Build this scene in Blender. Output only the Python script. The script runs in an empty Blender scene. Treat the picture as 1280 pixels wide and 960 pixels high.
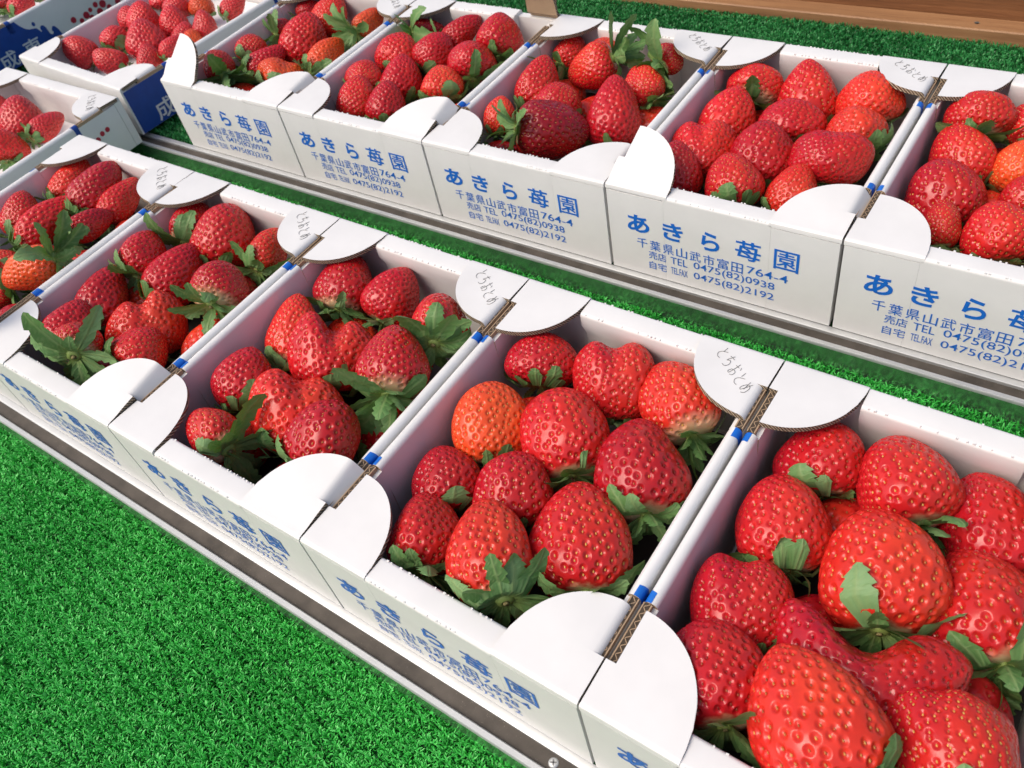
import bpy, math, random
import numpy as np
from mathutils import Vector, Matrix

# ------------------------------------------------------------------ camera, light, exposure
U = 0.14                     # one lettered box is 0.14 m wide; lengths below are in box widths
C = bpy.context.scene.collection
SC = bpy.context.scene
CAM_POS = Vector((3.63031, -0.57674, 2.55268))
CAM_R = Matrix(((0.81452, -0.32335, 0.48167), (0.55503, 0.67595, -0.4848), (-0.16883, 0.66222, 0.73004)))
FOC = 1064.60293

cd = bpy.data.cameras.new('camera')
cam = bpy.data.objects.new('camera', cd)
C.objects.link(cam)
cam.matrix_world = Matrix.Translation(CAM_POS * U) @ CAM_R.to_4x4()
cd.sensor_width = 36.0
cd.lens = FOC / 1280 * 36.0
cd.clip_start = 0.01
cd.clip_end = 60
cd.dof.use_dof = True
cd.dof.focus_distance = 2.9 * U
cd.dof.aperture_fstop = 26.0
SC.camera = cam

SUN_DIR = Vector((-0.34, -0.50, 0.80)).normalized()      # from the scene towards the sun
w = bpy.data.worlds.new('World')
SC.world = w
w.use_nodes = True
nt = w.node_tree
bg = nt.nodes['Background']
sky = nt.nodes.new('ShaderNodeTexSky')
sky.sky_type = 'NISHITA'
sky.sun_disc = False
sky.sun_elevation = math.asin(SUN_DIR.z)
sky.sun_rotation = math.atan2(SUN_DIR.x, SUN_DIR.y)
sky.dust_density = 5.0
sky.ozone_density = 1.0
nt.links.new(sky.outputs[0], bg.inputs[0])
bg.inputs[1].default_value = 0.15
sl = bpy.data.lights.new('sun', 'SUN')
sl.energy = 1.35
sl.angle = math.radians(40)
sl.color = (1.0, 0.925, 0.80)
sun = bpy.data.objects.new('sun', sl)
C.objects.link(sun)
sun.rotation_euler = SUN_DIR.to_track_quat('Z', 'Y').to_euler()
SC.view_settings.view_transform = 'Standard'
SC.view_settings.look = 'None'
SC.view_settings.gamma = 1.0
SC.view_settings.exposure = 0.20

RNG = np.random.default_rng(7)
random.seed(7)

# ------------------------------------------------------------------ mesh helpers
class MB:
    """collects faces (in box widths) and links them as one mesh object"""
    def __init__(self):
        self.v, self.f, self.m = [], [], []
    def add(self, vs, fs, mi=0):
        b = len(self.v)
        self.v += [tuple(p) for p in vs]
        self.f += [tuple(i + b for i in q) for q in fs]
        self.m += [mi] * len(fs) if isinstance(mi, int) else list(mi)
    def box(self, x0, x1, y0, y1, z0, z1, mi=0):
        vs = [(x, y, z) for x in (x0, x1) for y in (y0, y1) for z in (z0, z1)]
        self.add(vs, [(0, 1, 3, 2), (4, 6, 7, 5), (0, 4, 5, 1), (2, 3, 7, 6), (0, 2, 6, 4), (1, 5, 7, 3)], mi)
    def extrude(self, prof, axis, a0, a1, mi=0, cap=None, n=1):
        """closed profile of (p, z) swept along x or y"""
        k = len(prof)
        vs = []
        for j in range(n + 1):
            a = a0 + (a1 - a0) * j / n
            vs += [(a, p, z) if axis == 'x' else (p, a, z) for p, z in prof]
        fs = []
        for j in range(n):
            fs += [(j * k + i, j * k + (i + 1) % k, (j + 1) * k + (i + 1) % k, (j + 1) * k + i) for i in range(k)]
        self.add(vs, fs, mi)
        self.add(vs, [tuple(range(k - 1, -1, -1)), tuple(range(n * k, n * k + k))], mi if cap is None else cap)
    def tube(self, pts, r, seg=6, mi=0):
        pts = [Vector(p) for p in pts]
        vs = []
        for i, p in enumerate(pts):
            t = (pts[min(i + 1, len(pts) - 1)] - pts[max(i - 1, 0)]).normalized()
            a = t.orthogonal().normalized()
            b = t.cross(a)
            vs += [p + (a * math.cos(q) + b * math.sin(q)) * r for q in [2 * math.pi * j / seg for j in range(seg)]]
        fs = [(i * seg + j, i * seg + (j + 1) % seg, (i + 1) * seg + (j + 1) % seg, (i + 1) * seg + j)
              for i in range(len(pts) - 1) for j in range(seg)]
        fs += [tuple(range(seg - 1, -1, -1)), tuple((len(pts) - 1) * seg + j for j in range(seg))]
        self.add(vs, fs, mi)
    def build(self, name, mats, parent=None, smooth=False, fix=True):
        me = bpy.data.meshes.new(name)
        me.from_pydata([(x * U, y * U, z * U) for x, y, z in self.v], [], self.f)
        for m in (mats if isinstance(mats, (list, tuple)) else [mats]):
            me.materials.append(m)
        me.polygons.foreach_set('material_index', self.m)
        if smooth:
            me.polygons.foreach_set('use_smooth', [True] * len(self.f))
        if fix:
            import bmesh
            bm = bmesh.new(); bm.from_mesh(me)
            bmesh.ops.remove_doubles(bm, verts=bm.verts, dist=1e-7)
            bmesh.ops.recalc_face_normals(bm, faces=bm.faces)
            bm.to_mesh(me); bm.free()
            if smooth:
                me.set_sharp_from_angle(angle=math.radians(40))
        me.update()
        o = bpy.data.objects.new(name, me)
        C.objects.link(o)
        if parent:
            o.parent = parent
        return o

def np_mesh(name, verts, quads, tris, mats, parent=None, attrs=None, mat_idx=None, smooth=True):
    """fast mesh from numpy arrays (metres)"""
    me = bpy.data.meshes.new(name)
    nq, ntr = len(quads), len(tris)
    me.vertices.add(len(verts))
    me.vertices.foreach_set('co', np.asarray(verts, np.float32).ravel())
    loops = np.concatenate([np.asarray(quads, np.int32).ravel(), np.asarray(tris, np.int32).ravel()])
    me.loops.add(len(loops))
    me.loops.foreach_set('vertex_index', loops)
    me.polygons.add(nq + ntr)
    st = np.concatenate([np.arange(nq) * 4, nq * 4 + np.arange(ntr) * 3]).astype(np.int32)
    me.polygons.foreach_set('loop_start', st)
    me.polygons.foreach_set('use_smooth', np.full(nq + ntr, smooth))
    for m in (mats if isinstance(mats, (list, tuple)) else [mats]):
        me.materials.append(m)
    if mat_idx is not None:
        me.polygons.foreach_set('material_index', np.asarray(mat_idx, np.int32))
    for k, a in (attrs or {}).items():
        at = me.attributes.new(k, 'FLOAT', 'POINT')
        at.data.foreach_set('value', np.asarray(a, np.float32))
    me.update(calc_edges=True)
    me.validate()
    o = bpy.data.objects.new(name, me)
    C.objects.link(o)
    if parent:
        o.parent = parent
    return o

def tag(o, label=None, cat=None, group=None, kind=None):
    for k, v in (('label', label), ('category', cat), ('group', group), ('kind', kind)):
        if v:
            o[k] = v
    return o

def empty(name, loc, rz=0.0):
    o = bpy.data.objects.new(name, None)
    o.empty_display_size = 0.01
    C.objects.link(o)
    o.location = Vector(loc) * U
    o.rotation_euler = (0, 0, rz)
    return o

# ------------------------------------------------------------------ materials
def mat(name):
    m = bpy.data.materials.new(name)
    m.use_nodes = True
    n = m.node_tree.nodes
    return m, m.node_tree, n['Principled BSDF'], (lambda t: n.new(t)), m.node_tree.links.new

def ramp(N, stops):
    r = N('ShaderNodeValToRGB')
    e = r.color_ramp.elements
    while len(e) < len(stops):
        e.new(0.5)
    for k, (p, c) in enumerate(stops):
        e[k].position = p
        e[k].color = (*c, 1)
    return r

def mixc(N, L, f, a, b, blend='MIX'):
    x = N('ShaderNodeMix'); x.data_type = 'RGBA'; x.blend_type = blend
    for s, v in ((0, f), (6, a), (7, b)):
        if hasattr(v, 'is_output'):
            L(v, x.inputs[s])
        else:
            x.inputs[s].default_value = v if s == 0 else (*v, 1)
    return x.outputs[2]

def math_(N, L, op, a, b=0.0, c=None):
    x = N('ShaderNodeMath'); x.operation = op
    for s, v in enumerate((a, b) if c is None else (a, b, c)):
        if hasattr(v, 'is_output'):
            L(v, x.inputs[s])
        else:
            x.inputs[s].default_value = v
    return x.outputs[0]

def noise(N, L, scale, detail=3, coord='Object', rough=.55, stretch=None):
    tc = N('ShaderNodeTexCoord')
    src = tc.outputs[coord]
    if stretch:
        mp = N('ShaderNodeMapping'); mp.inputs['Scale'].default_value = stretch
        L(src, mp.inputs[0]); src = mp.outputs[0]
    x = N('ShaderNodeTexNoise')
    x.inputs['Scale'].default_value = scale
    x.inputs['Detail'].default_value = detail
    x.inputs['Roughness'].default_value = rough
    L(src, x.inputs['Vector'])
    return x

def simple(name, col, rough, metal=0.0, var=0.0, vscale=60, bump=0.0, bscale=400, spec=.5):
    m, t, p, N, L = mat(name)
    p.inputs['Roughness'].default_value = rough
    p.inputs['Metallic'].default_value = metal
    p.inputs['Specular IOR Level'].default_value = spec
    n = noise(N, L, vscale)
    dk = tuple(c * (1 - var) for c in col)
    r = ramp(N, [(.3, dk), (.7, col)])
    L(n.outputs[0], r.inputs[0]); L(r.outputs[0], p.inputs['Base Color'])
    if bump:
        b = N('ShaderNodeBump'); b.inputs['Strength'].default_value = bump; b.inputs['Distance'].default_value = .0004
        n2 = noise(N, L, bscale, 4)
        L(n2.outputs[0], b.inputs['Height']); L(b.outputs[0], p.inputs['Normal'])
    return m

CARD = simple('white_coated_board', (.745, .735, .72), .42, var=.07, vscale=38, bump=.30, bscale=70)
CARD_IN = simple('white_liner_board', (.75, .735, .73), .55, var=.05, vscale=40, bump=.15, bscale=260)
FOAM = simple('white_foam_sheet', (.82, .80, .80), .8, var=.06, vscale=300, bump=.5, bscale=900)
INK = simple('blue_ink', (.008, .14, .58), .40, var=.12, vscale=300)
INK_DEEP = simple('deep_blue_ink', (.004, .05, .30), .45, var=.15, vscale=150)
INK_WHITE = simple('unprinted_lettering', (.60, .62, .66), .5, var=.05)
INK_RED = simple('red_ink', (.42, .008, .035), .5, var=.1, vscale=200)
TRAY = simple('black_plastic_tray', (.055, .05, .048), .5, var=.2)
PENCIL = simple('pencil', (.19, .19, .19), .7, var=.2, vscale=900)

def kraft():
    m, t, p, N, L = mat('corrugated_kraft')
    p.inputs['Roughness'].default_value = .85
    tc = N('ShaderNodeTexCoord')
    wv = N('ShaderNodeTexWave'); wv.wave_type = 'BANDS'; wv.bands_direction = 'DIAGONAL'
    wv.inputs['Scale'].default_value = 330
    wv.inputs['Distortion'].default_value = 1.5
    wv.inputs['Detail'].default_value = 1.0
    wv.inputs['Detail Scale'].default_value = 2.0
    L(tc.outputs['Object'], wv.inputs['Vector'])
    r = ramp(N, [(.2, (.11, .08, .05)), (.5, (.30, .215, .135)), (.85, (.46, .36, .25))])
    L(wv.outputs[0], r.inputs[0]); L(r.outputs[0], p.inputs['Base Color'])
    b = N('ShaderNodeBump'); b.inputs['Strength'].default_value = .9; b.inputs['Distance'].default_value = .001
    L(wv.outputs[0], b.inputs['Height']); L(b.outputs[0], p.inputs['Normal'])
    return m
KRAFT = kraft()
KRAFT_PLAIN = simple('plain_kraft', (.42, .29, .18), .75, var=.15, vscale=120, bump=.2)
KRAFT_SHADE = simple('flute_shade', (.075, .052, .034), .9, var=.4, vscale=300)  # kraft darkened to paint the shade inside the open flutes
ALU = simple('brushed_aluminium', (.56, .57, .57), .45, metal=.6, var=.08, vscale=80)
ALU_FACE = simple('dull_aluminium_face', (.62, .66, .64), .22, metal=.95, var=.10, vscale=50)

def channel_mat():
    m, t, p, N, L = mat('dusty_bronze_channel')
    p.inputs['Roughness'].default_value = .6
    p.inputs['Metallic'].default_value = .3
    n = noise(N, L, 90, 5)
    n2 = noise(N, L, 1500, 2)
    r = ramp(N, [(.3, (.05, .042, .034)), (.7, (.095, .08, .066))])
    L(n.outputs[0], r.inputs[0])
    r2 = ramp(N, [(.68, (0, 0, 0)), (.80, (.8, .8, .8))])
    L(n2.outputs[0], r2.inputs[0])
    L(mixc(N, L, r2.outputs[0], r.outputs[0], (.34, .30, .25)), p.inputs['Base Color'])
    return m
CHANNEL = channel_mat()

def wood(name, a, b, c):
    m, t, p, N, L = mat(name)
    p.inputs['Roughness'].default_value = .55
    n = noise(N, L, 9, 6, stretch=(.6, 14, 14), rough=.6)
    n2 = noise(N, L, 60, 5, stretch=(.5, 12, 12), rough=.7)
    r = ramp(N, [(.28, a), (.5, b), (.72, c)])
    L(math_(N, L, 'ADD', math_(N, L, 'MULTIPLY', n.outputs[0], .65), math_(N, L, 'MULTIPLY', n2.outputs[0], .35)), r.inputs[0])
    L(r.outputs[0], p.inputs['Base Color'])
    bp = N('ShaderNodeBump'); bp.inputs['Strength'].default_value = .35; bp.inputs['Distance'].default_value = .001
    L(n2.outputs[0], bp.inputs['Height']); L(bp.outputs[0], p.inputs['Normal'])
    return m
WOOD_DARK = wood('stained_plank_wood', (.075, .026, .010), (.20, .078, .028), (.33, .14, .052))
WOOD_LIGHT = wood('worn_ledge_wood', (.14, .062, .026), (.30, .15, .066), (.42, .24, .115))

def flesh():
    m, t, p, N, L = mat('strawberry_flesh')
    oi = N('ShaderNodeObjectInfo')
    at = N('ShaderNodeAttribute'); at.attribute_name = 'along'
    sx = N('ShaderNodeAttribute'); sx.attribute_name = 'across'
    n = noise(N, L, 34, 2)
    n2 = noise(N, L, 160, 3)
    # lighter, more orange flank on one side and patchy ripeness
    f = math_(N, L, 'ADD', math_(N, L, 'MULTIPLY', n.outputs[0], 1.5), math_(N, L, 'MULTIPLY', sx.outputs['Fac'], .35))
    f = math_(N, L, 'SUBTRACT', f, .55)
    mr = N('ShaderNodeClamp'); L(f, mr.inputs[0])
    hs = N('ShaderNodeHueSaturation'); hs.inputs['Hue'].default_value = .509; hs.inputs['Value'].default_value = 1.15
    L(oi.outputs['Color'], hs.inputs['Color'])
    c = mixc(N, L, mr.outputs[0], oi.outputs['Color'], hs.outputs[0])
    r2 = ramp(N, [(.35, (.80, .80, .80)), (.65, (1.08, 1.08, 1.08))])
    L(n2.outputs[0], r2.inputs[0])
    c = mixc(N, L, .6, c, r2.outputs[0], 'MULTIPLY')
    # unripe pale neck under the calyx: its length rides in the object colour's alpha
    nk = math_(N, L, 'ADD', at.outputs['Fac'], math_(N, L, 'MULTIPLY', math_(N, L, 'SUBTRACT', n2.outputs[0], .5), .10))
    k = N('ShaderNodeMapRange')
    k.inputs['From Min'].default_value = 0
    L(nk, k.inputs['Value']); L(math_(N, L, 'MULTIPLY', oi.outputs['Alpha'], 1.0), k.inputs['From Max'])
    k.inputs['To Min'].default_value = 1.0; k.inputs['To Max'].default_value = 0.0
    kp = math_(N, L, 'POWER', k.outputs[0], 1.3)
    c = mixc(N, L, kp, c, (.80, .64, .38))
    L(c, p.inputs['Base Color'])
    rv = N('ShaderNodeMapRange'); L(noise(N, L, 70, 3).outputs[0], rv.inputs['Value'])
    rv.inputs['From Min'].default_value = .3; rv.inputs['From Max'].default_value = .7
    rv.inputs['To Min'].default_value = .13; rv.inputs['To Max'].default_value = .30
    L(rv.outputs[0], p.inputs['Roughness'])
    p.inputs['IOR'].default_value = 1.45
    p.inputs['Specular IOR Level'].default_value = .50
    p.inputs['Subsurface Weight'].default_value = .22
    p.inputs['Subsurface Radius'].default_value = (1.0, .20, .10)
    p.inputs['Subsurface Scale'].default_value = .0022
    nb = noise(N, L, 900, 2)
    b = N('ShaderNodeBump'); b.inputs['Strength'].default_value = .10; b.inputs['Distance'].default_value = .0003
    L(nb.outputs[0], b.inputs['Height']); L(b.outputs[0], p.inputs['Normal'])
    return m
FLESH = flesh()

def seedm():
    m, t, p, N, L = mat('strawberry_seed')
    a = N('ShaderNodeAttribute'); a.attribute_name = 'along'
    r = ramp(N, [(0, (.20, .012, .008)), (.45, (.42, .12, .025)), (1, (.66, .40, .09))])
    L(a.outputs['Fac'], r.inputs[0]); L(r.outputs[0], p.inputs['Base Color'])
    p.inputs['Roughness'].default_value = .3
    return m
SEED = seedm()

def leafm():
    m, t, p, N, L = mat('strawberry_sepal')
    a = N('ShaderNodeAttribute'); a.attribute_name = 'vein'
    h = N('ShaderNodeAttribute'); h.attribute_name = 'tone'
    geo = N('ShaderNodeNewGeometry')
    n = noise(N, L, 220, 4)
    f = math_(N, L, 'ADD', math_(N, L, 'MULTIPLY', h.outputs['Fac'], .7), math_(N, L, 'MULTIPLY', n.outputs[0], .4))
    r = ramp(N, [(.1, (.050, .130, .036)), (.5, (.120, .260, .078)), (.9, (.21, .36, .150))])
    L(f, r.inputs[0])
    c = mixc(N, L, math_(N, L, 'MULTIPLY', a.outputs['Fac'], .75), r.outputs[0], (.25, .36, .14))
    st = N('ShaderNodeAttribute'); st.attribute_name = 'stalk'
    c = mixc(N, L, st.outputs['Fac'], c, (.30, .40, .10))
    L(c, p.inputs['Base Color'])
    p.inputs['Roughness'].default_value = .5
    p.inputs['Specular IOR Level'].default_value = .35
    tr = N('ShaderNodeBsdfTranslucent'); tr.inputs[0].default_value = (.12, .26, .03, 1)
    mx = N('ShaderNodeMixShader'); mx.inputs[0].default_value = .18
    out = [x for x in t.nodes if x.type == 'OUTPUT_MATERIAL'][0]
    L(p.outputs[0], mx.inputs[1]); L(tr.outputs[0], mx.inputs[2]); L(mx.outputs[0], out.inputs[0])
    b = N('ShaderNodeBump'); b.inputs['Strength'].default_value = .5; b.inputs['Distance'].default_value = .0006
    L(math_(N, L, 'ADD', a.outputs['Fac'], n.outputs[0]), b.inputs['Height']); L(b.outputs[0], p.inputs['Normal'])
    return m
LEAF = leafm()
STUB = simple('dry_stalk_end', (.30, .25, .10), .8, var=.4, vscale=600)

def turfm(name, lo, mid, hi):
    m, t, p, N, L = mat(name)
    a = N('ShaderNodeAttribute'); a.attribute_name = 'tone'
    r = ramp(N, [(0, lo), (.55, mid), (1, hi)])
    L(a.outputs['Fac'], r.inputs[0]); L(r.outputs[0], p.inputs['Base Color'])
    p.inputs['Roughness'].default_value = .42
    p.inputs['Specular IOR Level'].default_value = .35
    return m
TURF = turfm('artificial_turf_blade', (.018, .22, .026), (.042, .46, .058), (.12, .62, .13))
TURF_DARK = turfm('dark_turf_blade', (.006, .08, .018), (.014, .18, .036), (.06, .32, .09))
TURF_BASE = simple('turf_backing', (.012, .11, .022), .9, var=.4, vscale=400)

# ------------------------------------------------------------------ the setting: ground, turf
ZG = -0.142                                          # lower turf level (backing)
def sheet(name, x0, x1, y0, y1, z, m, kind='structure'):
    b = MB()
    b.add([(x0, y0, z), (x1, y0, z), (x1, y1, z), (x0, y1, z)], [(0, 1, 2, 3)])
    o = b.build(name, m)
    tag(o, kind=kind)
    return o
sheet('ground', -60, 60, -60, 60, ZG - .35, simple('dark_floor', (.09, .085, .08), .8, var=.3, vscale=3))
sheet('turf_backing', -9, 9, -4, 9, ZG, TURF_BASE)

def turf(name, regs, z, label, seed, length=.023, wid=.0064, m=None):
    rng = np.random.default_rng(seed)
    P = []
    for (x0, x1, y0, y1, den) in regs:
        n = int((x1 - x0) * (y1 - y0) * den)
        P.append(np.stack([rng.uniform(x0, x1, n), rng.uniform(y0, y1, n)], 1))
    P = np.concatenate(P)
    n = len(P)
    # tufted: blades pull to the stitch they grow from
    g = .024
    cell = np.floor(P / g)
    hsh = np.modf(np.sin(cell[:, 0] * 12.9898 + cell[:, 1] * 78.233) * 43758.5453)[0]
    hs2 = np.modf(np.sin(cell[:, 0] * 39.346 + cell[:, 1] * 11.135) * 24634.6345)[0]
    cen = (cell + .5 + .32 * np.stack([hsh, hs2], 1)) * g
    P = P * .6 + cen * .4
    P = P + rng.normal(0, .0035, P.shape)
    out = P - cen
    az = np.arctan2(out[:, 1], out[:, 0]) + rng.normal(0, .8, n)
    lean = rng.uniform(.15, 1.0, n)
    ln = length * rng.uniform(.55, 1.15, n) * (1 + .18 * hsh) * (1 + .22 * np.sin(P[:, 0] * 3.7 + 2 * np.sin(P[:, 1] * 2.9)) * np.sin(P[:, 1] * 7.3 + P[:, 0]))
    wd = wid * rng.uniform(.6, 1.25, n)
    d = np.stack([np.cos(az), np.sin(az), np.zeros(n)], 1)
    tw = az + math.pi / 2 + rng.normal(0, .6, n)
    s = np.stack([np.cos(tw), np.sin(tw), np.zeros(n)], 1)
    up = np.array([0, 0, 1.0])
    base = np.concatenate([P, np.full((n, 1), z)], 1)
    V = []
    for k, (q, wf) in enumerate(((0, 1.0), (.4, 1.0), (.75, .85), (1.0, .35))):
        bend = lean * q * q * 1.15
        c = base + up * (ln * (q - .30 * bend * q))[:, None] + d * (ln * bend * .75)[:, None]
        V.append(c - s * (wd * wf * .5)[:, None]); V.append(c + s * (wd * wf * .5)[:, None])
    V = np.stack(V, 1).reshape(-1, 3) * U
    o8 = np.arange(n)[:, None] * 8
    quads = np.concatenate([o8 + np.array([[0, 1, 3, 2]]), o8 + np.array([[2, 3, 5, 4]]), o8 + np.array([[4, 5, 7, 6]])])
    patch = .5 + .5 * np.sin(P[:, 0] * 5.1 + 1.3 * np.sin(P[:, 1] * 4.3)) * np.sin(P[:, 1] * 6.2 + .8)
    tone = np.clip(rng.normal(.48, .22, n) + .18 * hsh + .26 * (patch - .5), 0, 1)
    o = np_mesh(name, V, quads, np.zeros((0, 3), int), m or TURF, None, {'tone': np.repeat(tone, 8)}, smooth=True)
    tag(o, label, 'artificial turf', kind='stuff')
    return o
turf('lower_turf', [(-1.2, 3.6, -1.35, -.085, 44000), (-2.2, 4.6, 1.40, 1.95, 26000), (-3.2, 5.0, -2.2, -1.35, 3000), (3.6, 6, -1.35, -.08, 3000)],
     ZG, 'short green artificial turf in front of and between the two rows of boxes', 3)
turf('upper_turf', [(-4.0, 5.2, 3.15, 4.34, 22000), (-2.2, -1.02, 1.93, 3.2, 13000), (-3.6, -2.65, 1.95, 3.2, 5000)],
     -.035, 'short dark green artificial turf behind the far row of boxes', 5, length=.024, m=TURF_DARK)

# ------------------------------------------------------------------ display frames the rows stand on
O2 = Vector((-0.05751, 1.92679, -0.01971))
YAW2 = 0.01031
def r2(x, y, z=0.0):
    """far-row coordinates to scene coordinates"""
    c, s = math.cos(YAW2), math.sin(YAW2)
    return (O2.x + c * x - s * y, O2.y + s * x + c * y, O2.z + z)

def display_frame(loc, rz, label, x0, x1, depth, turfed):
    t = empty('display_frame', loc, rz)
    tag(t, label, 'display frame', 'aluminium edged display frames')
    b = MB(); b.box(x0, x1, .004, depth, -.14, -.036 if turfed else -.004); b.build('bed', TURF_BASE, t)
    def bar(name, prof, m, mi=0):
        q = MB(); q.extrude(prof, 'x', x0, x1, mi, n=1); return q.build(name, m, t, smooth=True)
    bar('inner_edge', [(-.027, -.14), (-.027, -.004), (-.022, -.0015), (.003, -.0015), (.003, -.14)], ALU)
    bar('channel', [(-.0785, -.14), (-.0785, -.021), (-.0275, -.017), (-.0275, -.14)], CHANNEL)
    bar('outer_edge', [(-.104, -.016), (-.104, -.006), (-.100, -.001), (-.083, -.001), (-.079, -.006), (-.079, -.14), (-.0985, -.14), (-.0985, -.016)], ALU)
    bar('outer_face', [(-.1025, -.150), (-.1025, -.0165), (-.099, -.0165), (-.099, -.150)], ALU_FACE)
    return t
fr = display_frame((0, 0, 0), 0, 'silver aluminium edged frame under the near row of boxes', -3.2, 6.2, 1.36, False)
bk = display_frame((O2.x, O2.y, O2.z), YAW2, 'silver aluminium edged frame under the far row of boxes', -6, 6.2, 2.55, True)
def screw(parent, x, y):
    b = MB()
    prof = [(0, .004), (.010, .0035), (.0155, .001), (.0165, -.003)]
    n = 20
    vs = [(x, y, -.018 + .004)]
    for r, z in prof[1:]:
        vs += [(x + r * math.cos(2 * math.pi * j / n), y + r * math.sin(2 * math.pi * j / n), -.018 + z) for j in range(n)]
    fs = [(0, 1 + j, 1 + (j + 1) % n) for j in range(n)]
    for k in range(2):
        fs += [(1 + k * n + j, 1 + (k + 1) * n + j, 1 + (k + 1) * n + (j + 1) % n, 1 + k * n + (j + 1) % n) for j in range(n)]
    b.add(vs, fs, 0)
    for a in (.5, .5 + math.pi / 2):
        ca, sa = math.cos(a), math.sin(a)
        q = [(x + ca * u - sa * v, y + sa * u + ca * v) for u, v in ((-.0095, -.002), (.0095, -.002), (.0095, .002), (-.0095, .002))]
        b.add([(px, py, -.0132) for px, py in q], [(0, 1, 2, 3)], 1)
    b.build('screw', [ALU, PENCIL], parent, smooth=True, fix=False)
screw(fr, 2.888, -.051)

# ------------------------------------------------------------------ wooden ledge and plank behind the far row
def plank(name, label, prof, m, x0, x1, rz, loc):
    q = MB(); q.extrude(prof, 'x', x0, x1, n=1)
    o = q.build(name, m, None, smooth=False)
    o.location = Vector(loc) * U; o.rotation_euler = (0, 0, rz)
    tag(o, label, 'board')
    return o
WL = (1.9, 4.345, -.10); WR = .028
led = plank('wooden_ledge', 'narrow worn light brown wooden ledge along the back of the turf', [(0, 0), (0, .118), (.006, .125), (.118, .131), (.124, .122), (.124, 0)], WOOD_LIGHT, -7, 6, WR, WL)
plank('wooden_plank', 'reddish brown wooden plank with dark grain standing behind the ledge', [(.132, .0), (.132, .60), (.137, .606), (.28, .606), (.28, 0)], WOOD_DARK, -7, 6, WR, WL)
b = MB()
for k in range(4):
    pass
b.tube([(.92, .060, .128), (.92, .060, .1325)], .011, 14)
b.box(.905, .935, .0585, .0615, .1330, .1335, 1)
b.build('screw', [CHANNEL, PENCIL], led, smooth=False, fix=False)

# ------------------------------------------------------------------ lettering
def text_mesh(body, size, bold=0.0):
    cu = bpy.data.curves.new('lettering', 'FONT')
    cu.body = body; cu.size = 1.0; cu.offset = bold
    cu.resolution_u = 4
    o = bpy.data.objects.new('lettering', cu)
    C.objects.link(o)
    dg = bpy.context.evaluated_depsgraph_get()
    me = bpy.data.meshes.new_from_object(o.evaluated_get(dg))
    co = np.empty(len(me.vertices) * 3); me.vertices.foreach_get('co', co)
    co = co.reshape(-1, 3)[:, :2]
    fs = [tuple(p.vertices) for p in me.polygons]
    bpy.data.objects.remove(o); bpy.data.curves.remove(cu); bpy.data.meshes.remove(me)
    return co, fs

def fit(body, x0, x1, z0, z1, bold=0.0):
    co, fs = text_mesh(body, 1, bold)
    lo, hi = co.min(0), co.max(0)
    q = (co - lo) / (hi - lo)
    return np.stack([x0 + q[:, 0] * (x1 - x0), z0 + q[:, 1] * (z1 - z0)], 1), fs

LETTER = []
for ch, x0, x1, z0, z1 in (('\u3042', .098, .202, .234, .325), ('\u304d', .265, .358, .234, .326), ('\u3089', .440, .520, .232, .326), ('\u82fa', .588, .695, .232, .330), ('\u5712', .749, .850, .230, .329)):
    LETTER.append(fit(ch, x0, x1, z0, z1, .008 if ch == '\u5712' else (.014 if ch == '\u82fa' else .026)))
x = .138
for ch in '\u5343\u8449\u770c\u5c71\u6b66\u5e02\u5bcc\u7530':
    LETTER.append(fit(ch, x, x + .050, .154, .207, .004)); x += .0622
LETTER.append(fit('764-4', .640, .812, .166, .206, .002))
for z, a, bb, num in ((.104, '\u58f2\u5e97', 'TEL', '0475(82)0938'), (.047, '\u81ea\u5b85', 'TEL.FAX', '0475(82)2192')):
    LETTER.append(fit(a, .192, .276, z, z + .043, .004))
    LETTER.append(fit(bb, .297, .375, z + .003, z + .041, .002))
    LETTER.append(fit(num, .404, .760, z - .001, z + .046, .003))

# handwriting, one stroke list per character, in a unit square
KANA = {
 'to': [[(.35, .95), (.42, .60)], [(.85, .75), (.35, .45), (.25, .2), (.5, .05), (.85, .08)]],
 'chi': [[(.2, .8), (.8, .86)], [(.5, 1), (.3, .45), (.6, .6), (.85, .4), (.7, .1), (.35, .05)]],
 'o': [[(.2, .75), (.65, .8)], [(.42, 1), (.42, .15), (.2, .12), (.3, .4), (.75, .45), (.85, .2), (.6, .05)], [(.8, .9), (.95, .75)]],
 'me': [[(.3, .9), (.5, .3)], [(.7, .95), (.35, .15), (.15, .3), (.4, .7), (.8, .65), (.85, .25), (.6, .05)]],
}
HAND = ['to', 'chi', 'o', 'to', 'me']

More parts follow.
